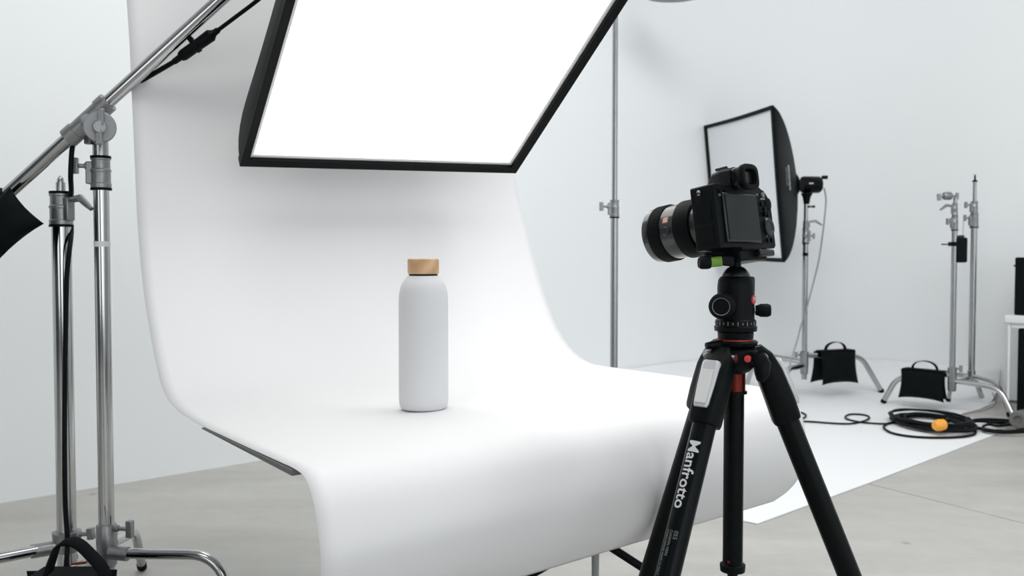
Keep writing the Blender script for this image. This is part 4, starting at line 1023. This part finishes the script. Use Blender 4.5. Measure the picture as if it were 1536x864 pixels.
# strap lug at left with ring
lug = obj('strap_lug', lathe(NB(), [(0, 0), (.0030, 0), (.0030, .002), (.0022, .0026), (0, .0026)], (-.0635, .004, .0615), frame((-1, 0, 0)), seg=20), 'steel', CM, local=True)
tag(lug, 'silver strap lug')
bm = NB(); tube(bm, [V((-.0665, .004 + .0040*math.cos(t*PI/8), .0570 + .0043*math.sin(t*PI/8))) for t in range(16)], .0006, 8, closed=True); obj('strap_ring', bm, 'plastic', lug, local=True)
# port covers on the left side
obj('port_cover', LB((-.0637, .0015, .0400), (.0014, .024, .022)), 'rubber', CM, local=True, bevel=.0005)
obj('port_cover', LB((-.0637, .0015, .0165), (.0014, .024, .020)), 'rubber', CM, local=True, bevel=.0005)
# lens
LS = .86; LSY = .86
Ry = frame((0, 1, 0)); lc_ = (-.009, .0185, .0345)
def LL(name, prof, mm, par, seg=64): return obj(name, lathe(NB(), [(r_*LS, z_*LSY) for r_, z_ in prof], lc_, Ry, seg=seg), mm, par, local=True)
ln = LL('lens', [(0, 0), (.0300, 0), (.0300, .006), (.0325, .008), (.0335, .022), (.0370, .034), (.0385, .040), (.0385, .092), (.0392, .094), (.0392, .102), (.0365, .1035), (.0350, .1015), (.0335, .094), (0, .094)], 'barrel', CM)
LL('zoom_ring', [(.0340, .0225), (.0378, .0235), (.0410, .034), (.0412, .046), (.0405, .047), (.0380, .047)], 'rubber', ln)
LL('focus_ring', [(.0380, .071), (.0402, .0712), (.0404, .072), (.0404, .091), (.0400, .092), (.0380, .092)], 'rubber', ln)
bm = NB()
for k_ in range(90):
    t = 2*PI*k_/90
    p = V(lc_) + V((.0404*math.cos(t), .0815, .0404*math.sin(t))); p = V(lc_) + V(((p.x - lc_[0])*LS, (p.y - lc_[1])*LSY, (p.z - lc_[2])*LS)); box(bm, p, (.0010, .0150, .0011), M4.Rotation(-t, 3, 'Y'))
obj('ring_ribs', bm, 'rubber', ln, local=True)
LL('front_glass', [(0, .0975), (.010, .0968), (.024, .0945), (.0334, .0938), (0, .0938)], 'gloss', ln)
LL('mount_ring', [(.0280, -.0004), (.0312, -.0004), (.0312, .0022), (.0280, .0022)], 'steel', ln)
def lens_pt(theta, y, r): return V(lc_) + V((r*math.cos(theta)*LS, y*LSY, r*math.sin(theta)*LS))
th1 = math.radians(158)
def lens_frame(theta): 
    nrm = V((math.cos(theta), 0, math.sin(theta))); X = V((0, -1, 0)); return nrm, M4((X, nrm.cross(X), nrm)).transposed()
nrm, RR = lens_frame(th1)
bg_ = obj('badge', box(NB(), lens_pt(th1, .060, .0386), (.0085, .0075, .0008), RR), 'obadge', ln, local=True, bevel=.0008); tag(bg_, 'orange square badge')
text('badge_mark', 'G', .0075, WM[CM.name] @ M4.Translation(lens_pt(th1, .060, .0391)) @ RR.to_4x4(), 'print', ln, ext=.0001, bold=.0002)
nrm, RR = lens_frame(math.radians(180))
obj('focus_button', lathe(NB(), [(0, 0), (.0052, 0), (.0056, .0012), (.0050, .0018), (.0042, .0012), (0, .0012)], lens_pt(math.radians(182), .060, .0383), RR, seg=28), 'gloss', ln, local=True)
obj('white_index', lathe(NB(), [(0, 0), (.0013, 0), (.0013, .0006), (0, .0006)], lens_pt(math.radians(168), .0105, .0330), lens_frame(math.radians(168))[1], seg=14), 'print', ln, local=True)
obj('switch', box(NB(), lens_pt(math.radians(181), .0105, .0332), (.0035, .0110, .0014), lens_frame(math.radians(181))[1]), 'alu', ln, local=True, bevel=.0004)

# proportions of the body (not the lens)
lens_tree = {ln.name} | {c.name for c in ln.children}
for o_ in [c for c in CM.children] + [g for c in CM.children for g in c.children]:
    if o_.name in lens_tree: continue
    hump = o_.name == vf.name or o_.parent == vf
    o_.data.transform(M4.Translation((0, 0, -.0045 if hump else 0)) @ M4.Diagonal((.92, .90, 1.075, 1)))
